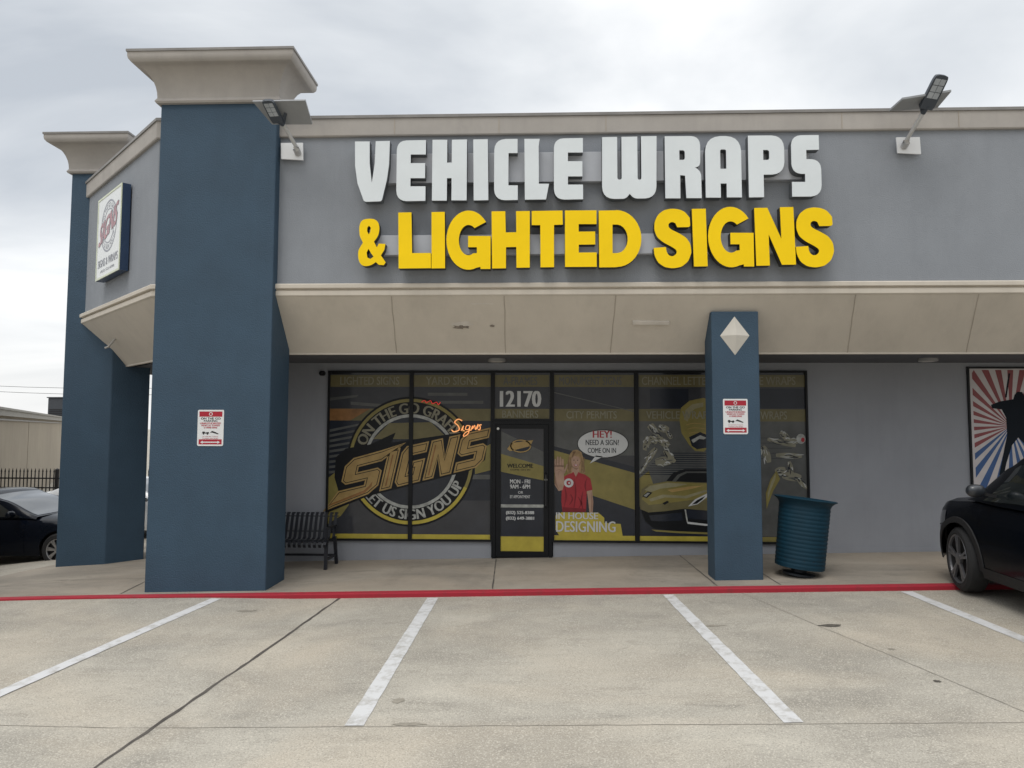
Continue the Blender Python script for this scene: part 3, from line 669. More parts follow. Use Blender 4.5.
def scribble(fl, fn, bones, n, seed):
    """printed line art: many small metallic highlights and shadows following the limbs of a figure"""
    R_ = random.Random(seed); d = 4.0
    for (p0, p1, w0) in bones:
        fl.poly(fn(ribbon([p0, ((p0[0]+p1[0])/2+R_.uniform(-3, 3), (p0[1]+p1[1])/2), p1], lambda t: w0*(.6+.5*sin(pi*t)), 5)), iGH, d); d += .03
    d = 6.0
    for (p0, p1, w0) in bones:
        ux, uy = p1[0]-p0[0], p1[1]-p0[1]; ln = sqrt(ux*ux+uy*uy); ux, uy = ux/ln, uy/ln
        for k in range(n):
            t0 = R_.uniform(-.08, .75); l = R_.uniform(.18, .45)*ln; o0 = R_.uniform(-.5, .5)*w0; o1 = o0+R_.uniform(-.25, .25)*w0; c = R_.uniform(-.25, .25)*w0
            a = (p0[0]+ux*ln*t0-uy*o0, p0[1]+uy*ln*t0+ux*o0); b = (a[0]+ux*l-uy*(o1-o0), a[1]+uy*l+ux*(o1-o0)); m = ((a[0]+b[0])/2-uy*c, (a[1]+b[1])/2+ux*c)
            wd = R_.uniform(2.0, 5.0)
            fl.poly(fn(ribbon([a, m, b], lambda t, w=wd: w*(.25+sin(pi*t)), 4)), R_.choice((iSIL, iWH, iDARK, iDARK, iMID, iSIL)), d); d += .012
f = Flat(sf, PAL)
scribble(f, cz, [((75, 235), (105, 290), 22), ((60, 245), (120, 300), 18), ((105, 250), (150, 262), 30), ((100, 300), (150, 330), 30), ((60, 290), (45, 350), 26), ((62, 300), (100, 310), 34), ((95, 340), (55, 400), 24), ((55, 400), (14, 458), 14), ((90, 400), (160, 395), 36), ((130, 350), (175, 400), 24), ((140, 270), (160, 300), 18)], 9, 3)
f.build('rider_picture', b5)
# --- bay 6
b6 = bay(XM[5], XM[6], .24, 2.90); u0, u1 = 724, 804
f = film(u0, u1); std_bands(f, u0, u1, False); f.rect(u0, u1, 421, 533, iMID, 1); f.rect(u0, u1, 389, 408, iDARK, 1)
for k in range(5): f.rect(u0, 790, 437+k*5, 437.5+k*5, iFILM, 2)
f.build('film', b6)
letters(b6, [('VEHICLE WRAPS', 730, 795, 376.8, 385, iGH, 3), ('WRAPS', 760, 786, 411, 419, iGH, 3)])
f = Flat(sf, PAL)
def bz(pts): return [(755+x/4.383, 370+y/4.383) for x, y in pts]
scribble(f, bz, [((50, 300), (170, 328), 20), ((105, 270), (140, 300), 26), ((85, 368), (195, 372), 22), ((30, 330), (55, 400), 28), ((140, 395), (150, 450), 20), ((110, 455), (190, 465), 34), ((175, 470), (215, 510), 16), ((80, 440), (125, 430), 30), ((120, 300), (180, 312), 20)], 8, 5)
f.poly(bz([(85, 435), (60, 470), (38, 530), (40, 600), (50, 570), (70, 520), (100, 470)]), iOL, 9); f.poly(bz([(82, 445), (62, 480), (46, 530), (46, 560), (58, 520), (80, 470)]), iCL, 9.5)
f.poly(bz(ell(192, 298, 20, 22, n=12)), iSIL, 9); f.poly(bz(ell(200, 302, 8, 10, n=10)), iRED, 10)
f.build('racing_picture', b6)

# ------------------------------------------------------------------ lit neon script hung in the window
NEON = mat('neon_orange', (1.0, .42, .16), .4, .1, 8, emit=.6); NEONR = mat('neon_red', (.8, .06, .05), .4, .1, 8, emit=.25)
ne = thing('neon_sign', 'small orange neon script reading Signs in the window right of the round logo', 'neon sign', (wx(468), SY-.04, wz(430)))
def ntube(pts, r, m, name):
    pp = []
    P = [Vector((x, y)) for x, y in pts]
    for i in range(len(P)-1):
        p0, p1, p2, p3 = P[max(i-1, 0)], P[i], P[i+1], P[min(i+2, len(P)-1)]
        for k in range(5):
            t = k/5; c = .5*((2*p1)+(p2-p0)*t+(2*p0-5*p1+4*p2-p3)*t*t+(3*p1-p0-3*p2+p3)*t**3); pp.append((wx(c.x), SY-.037, wz(c.y)))
    pp.append((wx(P[-1].x), SY-.037, wz(P[-1].y)))
    q = MB(); q.tube(pp, r, 6); q.build(name, m, ne)
ntube([(465, 421), (461, 419.5), (457.5, 422.5), (461, 426), (462, 430), (457, 432), (454.5, 430)], .010, NEON, 'letter')
ntube([(464, 431), (466.5, 426), (465.5, 430), (467.5, 431)], .008, NEON, 'letter')
ntube([(472.5, 426), (469.5, 426), (468.5, 429.5), (471.5, 429.5), (473, 426), (471, 434), (466.5, 436.5), (468, 433), (474, 430)], .008, NEON, 'letter')
ntube([(474, 430.5), (475.5, 426), (475.5, 429), (477.5, 425.5), (478.2, 429.5)], .008, NEON, 'letter')
ntube([(478.5, 430), (481, 424.5), (480.5, 428), (478, 429.5)], .008, NEON, 'letter')
ntube([(484.5, 425), (482.5, 425.2), (483.2, 427.5), (482.6, 429.8), (480.8, 429.5)], .009, NEON, 'letter')
ntube([(424, 402.5), (427, 400.8), (429, 403), (433, 401), (435, 404), (439, 402.5), (441, 405), (443, 402.5)], .007, NEONR, 'accent_line')

# ------------------------------------------------------------------ channel letter signs on the upper wall
LF = 8.92
sxm = (3.698-(-2.41))*(LF/9.05)/(820-356)
def bx_(px): return -2.41*LF/9.05+(px-356)*.012975
def bz_(py, px=588): return 2+(5.821-2)*LF/9.05 - (py-141)*.01332 + (px-356)*(-0.0000)
# the photograph's camera sees these rows rise slightly to the right; on the wall they are level
def row(py, px): return py + (px-356)*.0108
W_FACE = mat('white_acrylic', (.70, .745, .765), .35, .04, 2, .05, 200); Y_FACE = mat('yellow_acrylic', (.95, .64, .003), .5, .04, 2, spec=.2)
RET = mat('letter_return', (.10, .11, .12), .5, .1, 3); RETY = mat('letter_return_dark', (.035, .035, .03), .5, .1, 3)
RACE = mat('raceway_gray', (.44, .46, .50), .6, .06, 3)
def sgn(u, v, d):
    t = (u-356)/464
    return (bx_(u+2.8*sin(pi*max(0, min(1, t)))-1.3*t*t), LF+d, bz_(row(v, u)))
def Z4(pts): return [((320+p[0]/3.657, 110+p[1]/3.657) + ((p[2]/3.657,) if len(p) > 2 else ())) for p in pts]
def Z5(pts): return [((560+p[0]/3.657, 110+p[1]/3.657) + ((p[2]/3.657,) if len(p) > 2 else ())) for p in pts]
def sh(pts, dx, dy=0): return [(p[0]+dx, p[1]+dy)+tuple(p[2:]) for p in pts]
Eo = [(282, 112, 34), (388, 110), (388, 163), (333, 163), (333, 195), (386, 195), (386, 250), (333, 250), (333, 280), (388, 280), (388, 333), (282, 335, 38)]
white_letters = [
 ('V', [Z4([(128, 115), (182, 115), (183, 195), (192, 268), (202, 195), (204, 114), (256, 113), (254, 200), (247, 255), (229, 335, 8), (165, 337, 8), (140, 270), (130, 205)])]),
 ('E', [Z4(Eo)]),
 ('H', [Z4([(412, 109), (466, 109), (466, 193), (483, 193), (483, 109), (538, 108), (538, 331), (483, 331), (483, 250), (466, 250), (466, 332), (412, 332)])]),
 ('I', [Z4([(561, 108), (614, 107), (617, 330), (564, 331)])]),
 ('C', [Z4([(638, 107, 40), (723, 106), (723, 158), (690, 158), (690, 276), (724, 276), (724, 329), (638, 331, 40)])]),
 ('L', [Z4([(748, 106), (804, 106), (800, 135), (801, 270), (838, 270), (827, 327), (750, 328)])]),
 ('E', [Z4(sh(Eo, 574, -7))]),
 ('W', [Z5([(155, 100), (210, 99), (210, 255, 8), (226, 255, 8), (226, 99), (284, 98), (284, 255, 8), (298, 255, 8), (298, 97), (355, 96), (352, 322, 45), (270, 323, 12), (255, 306), (240, 324, 12), (154, 325, 45)])]),
 ('R', [Z5([(385, 97), (515, 96, 34), (514, 210, 30), (494, 210), (517, 222, 20), (518, 321), (462, 321), (458, 240), (440, 238), (440, 322), (385, 322)]), Z5([(438, 148), (458, 148, 8), (458, 183, 8), (438, 183)])]),
 ('A', [Z5([(533, 319), (533, 97, 55), (665, 96, 55), (665, 318), (610, 318), (610, 268), (588, 268), (588, 319)]), Z5([(588, 145, 6), (610, 145, 6), (610, 215), (588, 215)])]),
 ('P', [Z5([(691, 95), (823, 94, 45), (823, 235, 45), (746, 236), (746, 317), (691, 318)]), Z5([(746, 147), (768, 147, 8), (768, 183, 8), (746, 183)])]),
 ('S', [Z5([(849, 94, 36), (951, 93), (951, 146), (904, 147), (904, 180), (957, 180, 36), (957, 314, 40), (849, 315), (849, 262), (898, 262), (898, 233), (849, 233, 36)])]),
]
def ring_pts(cx, cy, rx, ry, a0, a1, n): return [(cx+rx*cos(radians(a0+(a1-a0)*k/(n-1))), cy-ry*sin(radians(a0+(a1-a0)*k/(n-1)))) for k in range(n)]
def Gl(cx, cy, rx, ry, w_, hw):   # heavy round G, image coordinates (y down)
    out = ring_pts(cx, cy, rx, ry, 38, 292, 30)
    return out + [(cx+rx*.55, cy+ry*.90), (cx+rx*.55, cy+ry*.97), (cx+rx*1.0, cy+ry*.97), (cx+rx*1.0, cy-ry*.14), (cx-rx*.02, cy-ry*.14), (cx-rx*.02, cy+ry*.24), (cx+rx*.38, cy+ry*.24), (cx+rx*.38, cy+ry*.44)] + ring_pts(cx, cy, rx-w_, ry-hw, 300, 52, 22)
def Sl(cx, cy, rx, ry, wd):
    p = [(rx-.30*wd, -ry*.52), (rx*.52, -ry+wd*.62), (0, -ry+wd*.5), (-rx+wd*.62, -ry+wd*1.05), (-rx*.50, -ry*.16), (rx*.10, ry*.08), (rx*.58, ry*.30), (rx-wd*.62, ry-wd*1.0), (0, ry-wd*.5), (-rx*.55, ry-wd*.58), (-rx+wd*.22, ry*.55)]
    return ribbon([(cx+x, cy+y) for x, y in p], lambda t: wd*(1.0+.12*sin(pi*t)), 5)
S_OUT = [(473, 392), (455, 370), (432, 361), (405, 359), (378, 365), (356, 382), (344, 408), (343, 436), (353, 462), (375, 480), (408, 497), (424, 508), (424, 520), (410, 531), (396, 528), (387, 515), (385, 497), (340, 500), (343, 528), (356, 553), (380, 569), (410, 573), (442, 567), (466, 547), (478, 516), (474, 484), (458, 462), (432, 447), (404, 434), (394, 424), (396, 412), (408, 406), (420, 411), (427, 426), (475, 425)]
S_OUT = [p if i in (0, 16, 17, 33, 32) else p+(9,) for i, p in enumerate(S_OUT)]
yellow_letters = [
 ('&', [Z4([(185, 397, 20), (215, 403, 20), (224, 432, 14), (218, 462, 10), (203, 482), (214, 503), (221, 489), (245, 490), (241, 512), (229, 532), (247, 557), (240, 567), (222, 566), (211, 556), (190, 571, 16), (160, 571, 16), (147, 548, 12), (146, 515, 10), (163, 486), (151, 462, 8), (148, 428, 12), (156, 404, 12)]),
        Z4([(184, 424), (191, 432), (189, 447), (184, 456), (178, 445), (178, 432)]), Z4([(184, 508), (193, 524), (203, 537), (191, 545), (180, 540), (177, 522)])]),
 ('L', [Z4([(290, 376), (338, 375), (342, 523), (410, 522), (411, 577), (294, 579)])]),
 ('I', [Z4([(411, 374), (459, 373), (462, 577), (413, 578)])]),
 ('G', [Z4(Gl(546, 475, 80, 107, 45, 52))]),
 ('H', [Z4([(629, 371), (679, 370), (681, 447), (719, 446), (718, 370), (768, 369), (768, 573), (720, 574), (719, 499), (682, 500), (682, 576), (632, 577)])]),
 ('T', [Z4([(775, 369), (887, 367), (888, 418), (856, 419), (856, 571), (807, 572), (806, 420), (775, 420)])]),
 ('E', [Z4([(895, 367), (1009, 366), (1009, 414), (944, 415), (944, 443), (1004, 443), (1004, 489), (945, 490), (946, 519), (1011, 519), (1011, 568), (898, 570)])]),
]
def Ez(x0, x1, y0, y1): 
    h = y1-y0; return [(x0, y0), (x1, y0-1), (x1, y0+h*.24), (x0+50, y0+h*.24), (x0+50, y0+h*.375), (x1-5, y0+h*.37), (x1-5, y0+h*.6), (x0+50, y0+h*.605), (x0+50, y0+h*.745), (x1, y0+h*.74), (x1, y1-1), (x0, y1)]
yellow_letters[-1] = ('E', [Z5(Ez(18, 133, 367, 570))])
yellow_letters += [
 ('D', [Z5([(141, 367), (200, 366)]+ring_pts(205, 467, 91, 102, 88, -88, 20)+[(200, 570), (142, 571)]), Z5([(191, 417), (207, 417)]+ring_pts(207, 468, 39, 51, 85, -85, 12)+[(191, 520)])]),
 ('S', [Z5(list(S_OUT))]),
 ('I', [Z5([(481, 360), (532, 359), (536, 565), (486, 566)])]),
 ('G', [Z5(Gl(622, 460, 83, 108, 46, 52))]),
 ('N', [Z5([(709, 356), (757, 355), (806, 466), (803, 353), (852, 352), (857, 557), (806, 558), (760, 450), (762, 561), (713, 562)])]),
 ('S', [Z5(sh(S_OUT, 518, -6))]),
]
def letter_sign(name, label, letters_, face, ret, x0, x1, z0, z1, yfront):
    t = thing(name, label, 'sign', ((x0+x1)/2, 9.13, z0))
    q = MB(); q.box(x0, x1, yfront, 9.128, z0, z1); q.build('raceway', RACE, t, bevel=.006)
    for ch, loops in letters_:
        L = [round_poly(l) for l in loops]
        q = MB(); q.prism(L, sgn, .006, .115); lo = q.build('letter', ret, t)
        q = MB(); q.prism(L, sgn, .0, .0055); q.build('letter_face', face, lo)
    return t
letter_sign('channel_letter_sign', 'upper row of big white channel letters reading VEHICLE WRAPS', white_letters, W_FACE, RET, bx_(372), bx_(812), bz_(row(182, 600))+.05, bz_(row(152, 600))+.05, 9.036)
letter_sign('channel_letter_sign', 'lower row of big yellow channel letters reading & LIGHTED SIGNS', yellow_letters, Y_FACE, RETY, bx_(375), bx_(815), bz_(row(253, 600))+.03, bz_(row(233, 600))+.03, 9.036)

# ------------------------------------------------------------------ cabinet sign on the angled wall
cs = thing('cabinet_sign', 'white blue-sided cabinet sign with round shop logo on the angled corner wall', 'sign', (-6.6, 10.45, 4.2))
dirc = Vector((-.729, .685, 0)); nrm = Vector((-.685, -.729, 0))
O = Vector((-6.021, 9.788, 4.27)); CW, CH = 1.20, 1.285
def cf(u, v, d): p = O+dirc*u+nrm*d; return (p.x, p.y, p.z+v)
q = MB(); q.prism([[(0, 0), (CW, 0), (CW, CH), (0, CH)]], cf, 0, -.112); q.build('cabinet', mat('navy_metal', (.02, .045, .10), .4, .1, 3), cs)
q = MB(); q.prism([[(.03, .03), (CW-.03, .03), (CW-.03, CH-.03), (.03, CH-.03)]], cf, .006, .001); q.build('face_panel', mat('sign_white', (.74, .76, .76), .3, .03, 3), cs)
q = MB()
for a, b, c, d in ((0, .03, 0, CH), (CW-.03, CW, 0, CH), (.03, CW-.03, 0, .03), (.03, CW-.03, CH-.03, CH)): q.prism([[(a, c), (b, c), (b, d), (a, d)]], cf, .012, .0005)
q.build('retainer', mat('retainer_cream', (.62, .66, .50), .4), cs)
LG = mat('logo_gray', (.28, .29, .33), .4); LRD = mat('logo_rose', (.42, .20, .22), .4, .2, 5)
f = Flat(lambda u, v, d: cf(CW-u, v, .0075+d*.001), [LG, LRD])
cx_, cy_ = CW/2, .77
f.poly(ell(cx_, cy_, .40, .40, n=40), 0, 0, [ell(cx_, cy_, .37, .37, n=40)]); f.poly(ell(cx_, cy_, .27, .27, n=40), 0, 0, [ell(cx_, cy_, .25, .25, n=40)])
LX, LY = 0, 0
def at_(s, R0, R1, a0, a1):
    vv, ff, _ = text_tris(s, 0.0); b = len(f.m.v)
    for x, y in vv:
        a = radians(a0+(a1-a0)*x); r = R0+(R1-R0)*y; f.m.v.append(tuple(f.fn(cx_+r*cos(a), cy_+r*sin(a), 1)))
    for fc in ff: f.m.f.append(tuple(b+i for i in fc)); f.m.mi.append(0)
at_('ON THE GO GRAFIX', .285, .355, 160, 20); at_('LET US SIGN YOU UP', .355, .285, 205, 335)
f.text('SIGNS', .14, 1.04, .96, .62, 1, 3, .03, warp=lambda u, v: (u+(v-.8)*.3, v+(u-.6)*.25))
f.text('SIGNS', .13, 1.05, .965, .615, 0, 2, .07, warp=lambda u, v: (u+(v-.8)*.3, v+(u-.6)*.25))
f.text('SIGNS & WRAPS', .10, 1.10, .30, .18, 0, 1, .03); f.text('(832) 525-8388', .25, .95, .13, .08, 0, 1)
f.build('logo', cs)

# small broken bracket on the angled canopy face
wb = thing('wall_bracket', 'small broken metal light bracket on the angled tan canopy face', 'bracket', (-7.0, 11.35, 3.4))
q = MB(); base = Vector((-6.73, 11.1, 3.42))
q.tube([base+Vector((.05, .05, .06)), base-Vector((.08, .08, 0)), base+Vector((-.22, -.02, -.12)), base+Vector((-.30, .03, -.13))], .018, 8); q.build('arm', mat('aged_metal', (.42, .40, .37), .5, .2, 6), wb)
q = MB(); q.tube([base+Vector((.10, .10, .08)), base+Vector((-.05, -.05, .12))], .05, 10); q.build('mount_plate', mat('aged_metal', (.4, .4, .4)), wb)

# ------------------------------------------------------------------ solar flood lights on the parapet
HEADM = mat('lamp_housing', (.04, .05, .065), .45, .1, 4); LEDM = mat('led_lens', (.34, .37, .40), .25, .15, 8)
PANM = mat('solar_back', (.27, .28, .29), .5, .08, 4); PANC = mat('solar_cells', (.03, .04, .07), .15, .1, 10); STEEL = mat('pole_steel', (.50, .50, .50), .4, .1, 5, metal=.3)
def solar_light(name, label, plate, armp, head, panel, group):
    (x0, x1, z0, z1) = plate
    t = thing(name, label, 'light', ((x0+x1)/2, 9.1, z0), group)
    q = MB(); q.prism([[(x0, z0+.02), (x1, z0), (x1-.01, z1), (x0-.01, z1)]], lambda u, v, d: (u, 9.078-d, v), .022, 0); q.build('mounting_plate', WHITE, t, bevel=.004)
    a, b = Vector(armp[0]), Vector(armp[1])
    q = MB(); q.tube([a, a.lerp(b, .35), b], .026, 12); q.build('arm', STEEL, t, smooth=40)
    q = MB(); q.tube([(a.x, 9.056, a.z-.06), (a.x, 8.99, a.z-.03), a], .045, 12); q.build('arm_socket', STEEL, t, smooth=40)
    # head: origin, along vector, half width vector
    o, al, wv = [Vector(v) for v in head]; n = al.cross(wv).normalized()
    if n.y > 0: n = -n
    def hf(u, v, d): return o+wv*u+al*v+n*d
    sh_ = round_poly([(-1, 0, .25), (1, 0, .25), (.95, 1, .2), (.35, 1.04), (-.35, 1.04), (-.95, 1, .2)], 4)
    q = MB(); q.prism([sh_], hf, .02, -.035); hd = q.build('lamp_head', HEADM, t, bevel=.006)
    q = MB()
    for i in range(2):
        for j in range(3): q.prism([[(-.74+.76*i, .34+.2*j), (-.04+.76*i, .34+.2*j), (-.04+.76*i, .52+.2*j), (-.74+.76*i, .52+.2*j)]], hf, .0225, .0205)
    q.build('led_panel', LEDM, hd)
    P = [Vector(p) for p in panel]; pn = (P[1]-P[0]).cross(P[3]-P[0]).normalized()
    if pn.z < 0: pn = -pn
    q = MB(); q.hexa([p for p in P], [p+pn*.025 for p in P]); pl = q.build('solar_panel', PANM, t)
    c = sum(P, Vector())/4
    q = MB(); q.hexa([c+(p-c)*.94+pn*.0255 for p in P], [c+(p-c)*.94+pn*.028 for p in P]); q.build('solar_cells', PANC, pl)
    q = MB(); q.tube([b, c], .02, 8); q.tube([b, o+al*.12], .03, 8); q.build('bracket', HEADM, t)
    return t
solar_light('solar_light', 'solar flood light on a white plate at the right end of the parapet', (4.69, 4.99, 5.56, 5.79), [(4.77, 8.98, 5.72), (4.85, 8.74, 5.96)],
            [(4.855, 8.68, 5.985), (.075, -.24, .30), (.088, .004, -.014)],
            [(4.504, 8.87, 6.052), (5.105, 8.87, 6.083), (5.112, 8.57, 6.155), (4.517, 8.57, 6.062)], 'solar flood lights on the parapet')
solar_light('solar_light', 'solar flood light on a white plate beside the tall left column', (-3.42, -3.12, 5.57, 5.81), [(-3.19, 8.98, 5.72), (-3.28, 8.74, 5.92)],
            [(-3.325, 8.68, 5.918), (-.055, -.24, .175), (.075, .004, .006)],
            [(-3.46, 8.82, 5.958), (-2.93, 8.82, 5.952), (-2.925, 8.52, 6.13), (-3.603, 8.52, 6.127)], 'solar flood lights on the parapet')

# ------------------------------------------------------------------ soffit lights and camera
for x, lab in ((-.585, 'round soffit light above the shop door'), (5.67, 'round soffit light above the bare gray wall')):
    t = thing('ceiling_light', lab, 'light', (x, 10.3, 3.02), 'round lights under the canopy')
    q = MB(); q.lathe([(.125, 3.022), (.13, 2.985), (.11, 2.975), (.10, 2.985)], (x, 10.3, 0), n=28); q.build('trim_ring', mat('light_trim', (.32, .32, .32), .5), t, smooth=30)
    q = MB(); q.lathe([(.10, 2.986), (.07, 2.974), (0.001, 2.97)], (x, 10.3, 0), n=28); q.build('lens', mat('light_lens', (.5, .5, .48), .4), t, smooth=60)
t = thing('security_camera', 'small black security camera at the upper left corner of the storefront', 'camera', (-3.39, 10.95, 2.9))
q = MB(); q.lathe([(.04, SY-.001), (.04, SY-.02), (.02, SY-.025), (.02, SY-.05)], (-3.39, 0, 2.86), 'y', 14); q.build('mount', BLACK, t)
q = MB(); q.lathe([(.001, SY-.13), (.03, SY-.125), (.042, SY-.10), (.04, SY-.07), (.02, SY-.05)], (-3.39, 0, 2.855), 'y', 14); q.build('camera_body', BLACK, t, smooth=50)

# ------------------------------------------------------------------ towing signs
SR = mat('sign_red', (.38, .012, .03), .4, .05, 5); SWH = mat('sign_sheet', (.72, .73, .73), .35, .03, 4); SBK = mat('sign_black', (.02, .02, .02), .5); SPK = mat('sign_red_text', (.45, .08, .10), .5)
def tow_sign(label, x0, x1, z0, z1, y):
    t = thing('parking_sign', label, 'sign', ((x0+x1)/2, y, z0), 'red and white parking signs on the blue columns')
    W_, H_ = x1-x0, z1-z0
    pf = lambda u, v, d: (x0+u*W_, y-.002-d*.001, z0+v*H_)
    q = MB(); q.prism([round_poly([(0, 0, .06), (1, 0, .06), (1, 1, .04), (0, 1, .04)])], pf, 4, 0); q.build('plate', SWH, t)
    f = Flat(pf, [SR, SBK, SPK, SWH])
    f.rect(.06, .94, .81, .955, 0, 5); f.rect(.06, .94, .045, .185, 0, 5)
    f.poly([(.12, .105), (.22, .145), (.22, .12), (.78, .12), (.78, .145), (.88, .105), (.78, .065), (.78, .09), (.22, .09), (.22, .065)], 3, 6)
    f.poly(ell(.5, .885, .07, .05, n=16), 3, 6); f.poly(ell(.5, .885, .045, .033, n=16), 0, 7)
    f.text('ON THE GO', .12, .88, .79, .73, 1, 5, .05); f.text('PARKING', .24, .76, .718, .668, 1, 5, .05)
    f.text('UNAUTHORIZED', .10, .90, .652, .602, 2, 5, .06); f.text('VEHICLES TOWED', .14, .86, .59, .545, 2, 5, .06); f.text('AT OWNER EXPENSE', .24, .76, .53, .485, 2, 5, .06)
    f.poly([(.18, .35), (.20, .40), (.28, .40), (.30, .37), (.42, .39), (.46, .36), (.44, .34)], 1, 5); f.poly([(.48, .36), (.56, .42), (.68, .39), (.82, .34), (.80, .32), (.66, .35), (.56, .37)], 1, 5)
    for cx2 in (.24, .39): f.poly(ell(cx2, .335, .03, .022, n=10), 1, 6)
    f.text('24 HOURS 7 DAYS', .2, .8, .275, .25, 2, 5); f.text('TOWING ENFORCED', .2, .8, .225, .195, 2, 5)
    f.build('print', t)
tow_sign('red and white parking sign on the wide left column', -4.405, -4.06, 1.757, 2.226, 8.98)
tow_sign('red and white parking sign on the slim right pillar', 2.426, 2.743, 1.928, 2.386, PY)

# ------------------------------------------------------------------ mural poster
mu = thing('wall_poster', 'red, white and blue sunburst poster with dark swordsman silhouette on gray wall', 'poster', (7.33, SY, .75))
PW0, PW1, PZ0, PZ1 = 6.655, 8.05, .78, 2.93
q = MB(); q.box(PW0-.03, PW1+.03, SY-.03, SY-.001, PZ0-.03, PZ1+.03); q.build('frame', BLACK, mu)
mred = mat('poster_red', (.22, .045, .05), .5, .12, 5); mwh = mat('poster_white', (.50, .47, .47), .5, .08, 5); mbl = mat('poster_blue', (.025, .08, .22), .5, .12, 5); mdk = mat('poster_dark', (.008, .012, .018), .7, spec=.15)
f = Flat(lambda u, v, d: (u, SY-.0315-d*.001, v), [mred, mwh, mbl, mdk])
f.rect(PW0, PW1, PZ0, PZ1, 1, 0)
ccx, ccz = 7.24, 2.05
def clip_ray(a):
    c, s = cos(a), sin(a); t = 99
    for lim, v, o in ((PW0+.035, c, ccx), (PW1-.035, c, ccx), (PZ0+.03, s, ccz), (PZ1-.02, s, ccz)):
        if abs(v) > 1e-6:
            tt = (lim-o)/v
            if tt > 0: t = min(t, tt)
    return (ccx+c*t, ccz+s*t)
NR = 30
for k in range(NR):
    a0 = 2*pi*k/NR+.02; a1 = a0+pi/NR; am = (a0+a1)/2
    f.poly([(ccx, ccz), clip_ray(a0), clip_ray(am), clip_ray(a1)], 0 if sin(am) > -.60 else 2, 1)
def mz(pts): return [(6.655+((960+x/5.906)-968.5)*.01555, 2.93-((360+y/5.906)-369)*.0155) for x, y in pts]
sil = [(165, 265), (215, 245), (293, 232), (302, 205), (318, 188), (345, 190), (358, 215), (354, 238), (372, 262), (420, 272), (470, 250), (476, 268), (425, 300), (372, 320), (366, 380), (385, 430), (425, 520), (440, 600), (462, 660), (450, 675), (425, 668), (395, 560), (345, 490), (312, 455), (275, 500), (240, 600), (222, 672), (195, 672), (215, 590), (235, 500), (250, 440), (248, 340), (225, 292), (170, 285)]
f.poly(mz(sil), 3, 2); f.poly(mz([(272, 80), (282, 82), (256, 222), (246, 222)]), 3, 2)
f.build('print', mu)

# ------------------------------------------------------------------ bench
BM = mat('bench_steel', (.012, .014, .02), .45, .15, 6)
bn = thing('park_bench', 'black metal slat bench against the wall behind the tall left column', 'bench', (-3.7, 10.5, H(-3.7, 10.5)))
bz0 = H(-3.1, 10.5); BX0, BX1 = -4.45, -3.05
prof = [(10.22, .33), (10.20, .37), (10.22, .405), (10.27, .415), (10.45, .395), (10.62, .39), (10.66, .41), (10.70, .52), (10.75, .68), (10.775, .745), (10.795, .77), (10.82, .77), (10.835, .75)]
q = MB(); n = 19
for k in range(n):
    x = BX0+.03+(BX1-BX0-.06)*k/(n-1); rows = []
    for y, z in prof: rows.append([(x-.021, y, z+bz0), (x+.021, y, z+bz0), (x+.021, y+.008, z+bz0-.006), (x-.021, y+.008, z+bz0-.006)])
    q.quadstrip(rows, True, True)
q.build('slats', BM, bn)
q = MB()
for y, z in ((10.30, .40), (10.58, .375), (10.72, .50), (10.79, .72)): q.bar((BX0, y+.012, z+bz0-.008), (BX1, y+.012, z+bz0-.008), .03, .012, (0, 0, 1))
q.build('cross_bars', BM, bn)
for x in (BX0+.01, BX1-.03, (BX0+BX1)/2):
    if x != BX1-.03 and x != BX0+.01: continue
    q = MB(); q.bar((x, 10.30, bz0+.40), (x, 10.28, bz0+.0), .045, .045, (0, 1, 0)); q.build('leg', BM, bn)
    q = MB(); q.bar((x+.02, 10.66, bz0+.42), (x+.03, 10.74, bz0+.0), .045, .045, (0, 1, 0)); q.build('leg', BM, bn)
    q = MB(); q.bar((x, 10.28, bz0+.60), (x+.012, 10.72, bz0+.58), .05, .018); q.bar((x, 10.285, bz0+.595), (x, 10.30, bz0+.40), .04, .02, (0, 1, 0)); q.build('armrest', BM, bn)
q = MB(); q.bar((BX0, 10.70, bz0+.14), (BX1, 10.70, bz0+.14), .03, .03); q.bar((BX1-.03, 10.30, bz0+.14), (BX1-.01, 10.70, bz0+.14), .03, .03); q.build('stretcher', BM, bn)

# ------------------------------------------------------------------ litter bin, leaning
BINM = mat('bin_blue', (.005, .033, .055), .6, .15, 5, spec=.25)
BINX, BINY = 3.44, 9.45; bg = H(BINX, BINY)
tb = thing('trash_bin', 'dark blue ribbed metal trash bin with flared rim leaning beside the pillar', 'trash bin', (BINX, BINY, bg-.012), None, (radians(-1), radians(6.5), 0))
q = MB(); pr = [(.315, .12), (.325, .125)]
nb = 15
for k in range(nb):
    z = .14+k*.052; r = .322+.012*k/nb
    pr += [(r, z), (r+.005, z+.012), (r+.005, z+.030), (r, z+.042)]
pr += [(.338, .93), (.352, .96), (.385, .99), (.415, 1.005), (.42, 1.012), (.41, 1.018), (.37, 1.005), (.335, .98)]
pr = [(r*.945, z) for r, z in pr]; q.lathe(pr, n=48); q.build('body', BINM, tb, local=True, smooth=40)
q = MB(); q.lathe([(.31, .975), (.305, .2), (.001, .2)], n=32); q.build('liner', mat('bin_liner', (.01, .012, .015), .7), tb, local=True, smooth=40)
q = MB(); q.lathe([(.001, .118), (.29, .118), (.29, .125)], n=32); q.lathe([(.001, .02), (.20, .02), (.20, .045), (.10, .06), (.09, .12)], n=28); q.build('pedestal', mat('bin_foot', (.015, .02, .028), .6), tb, local=True)


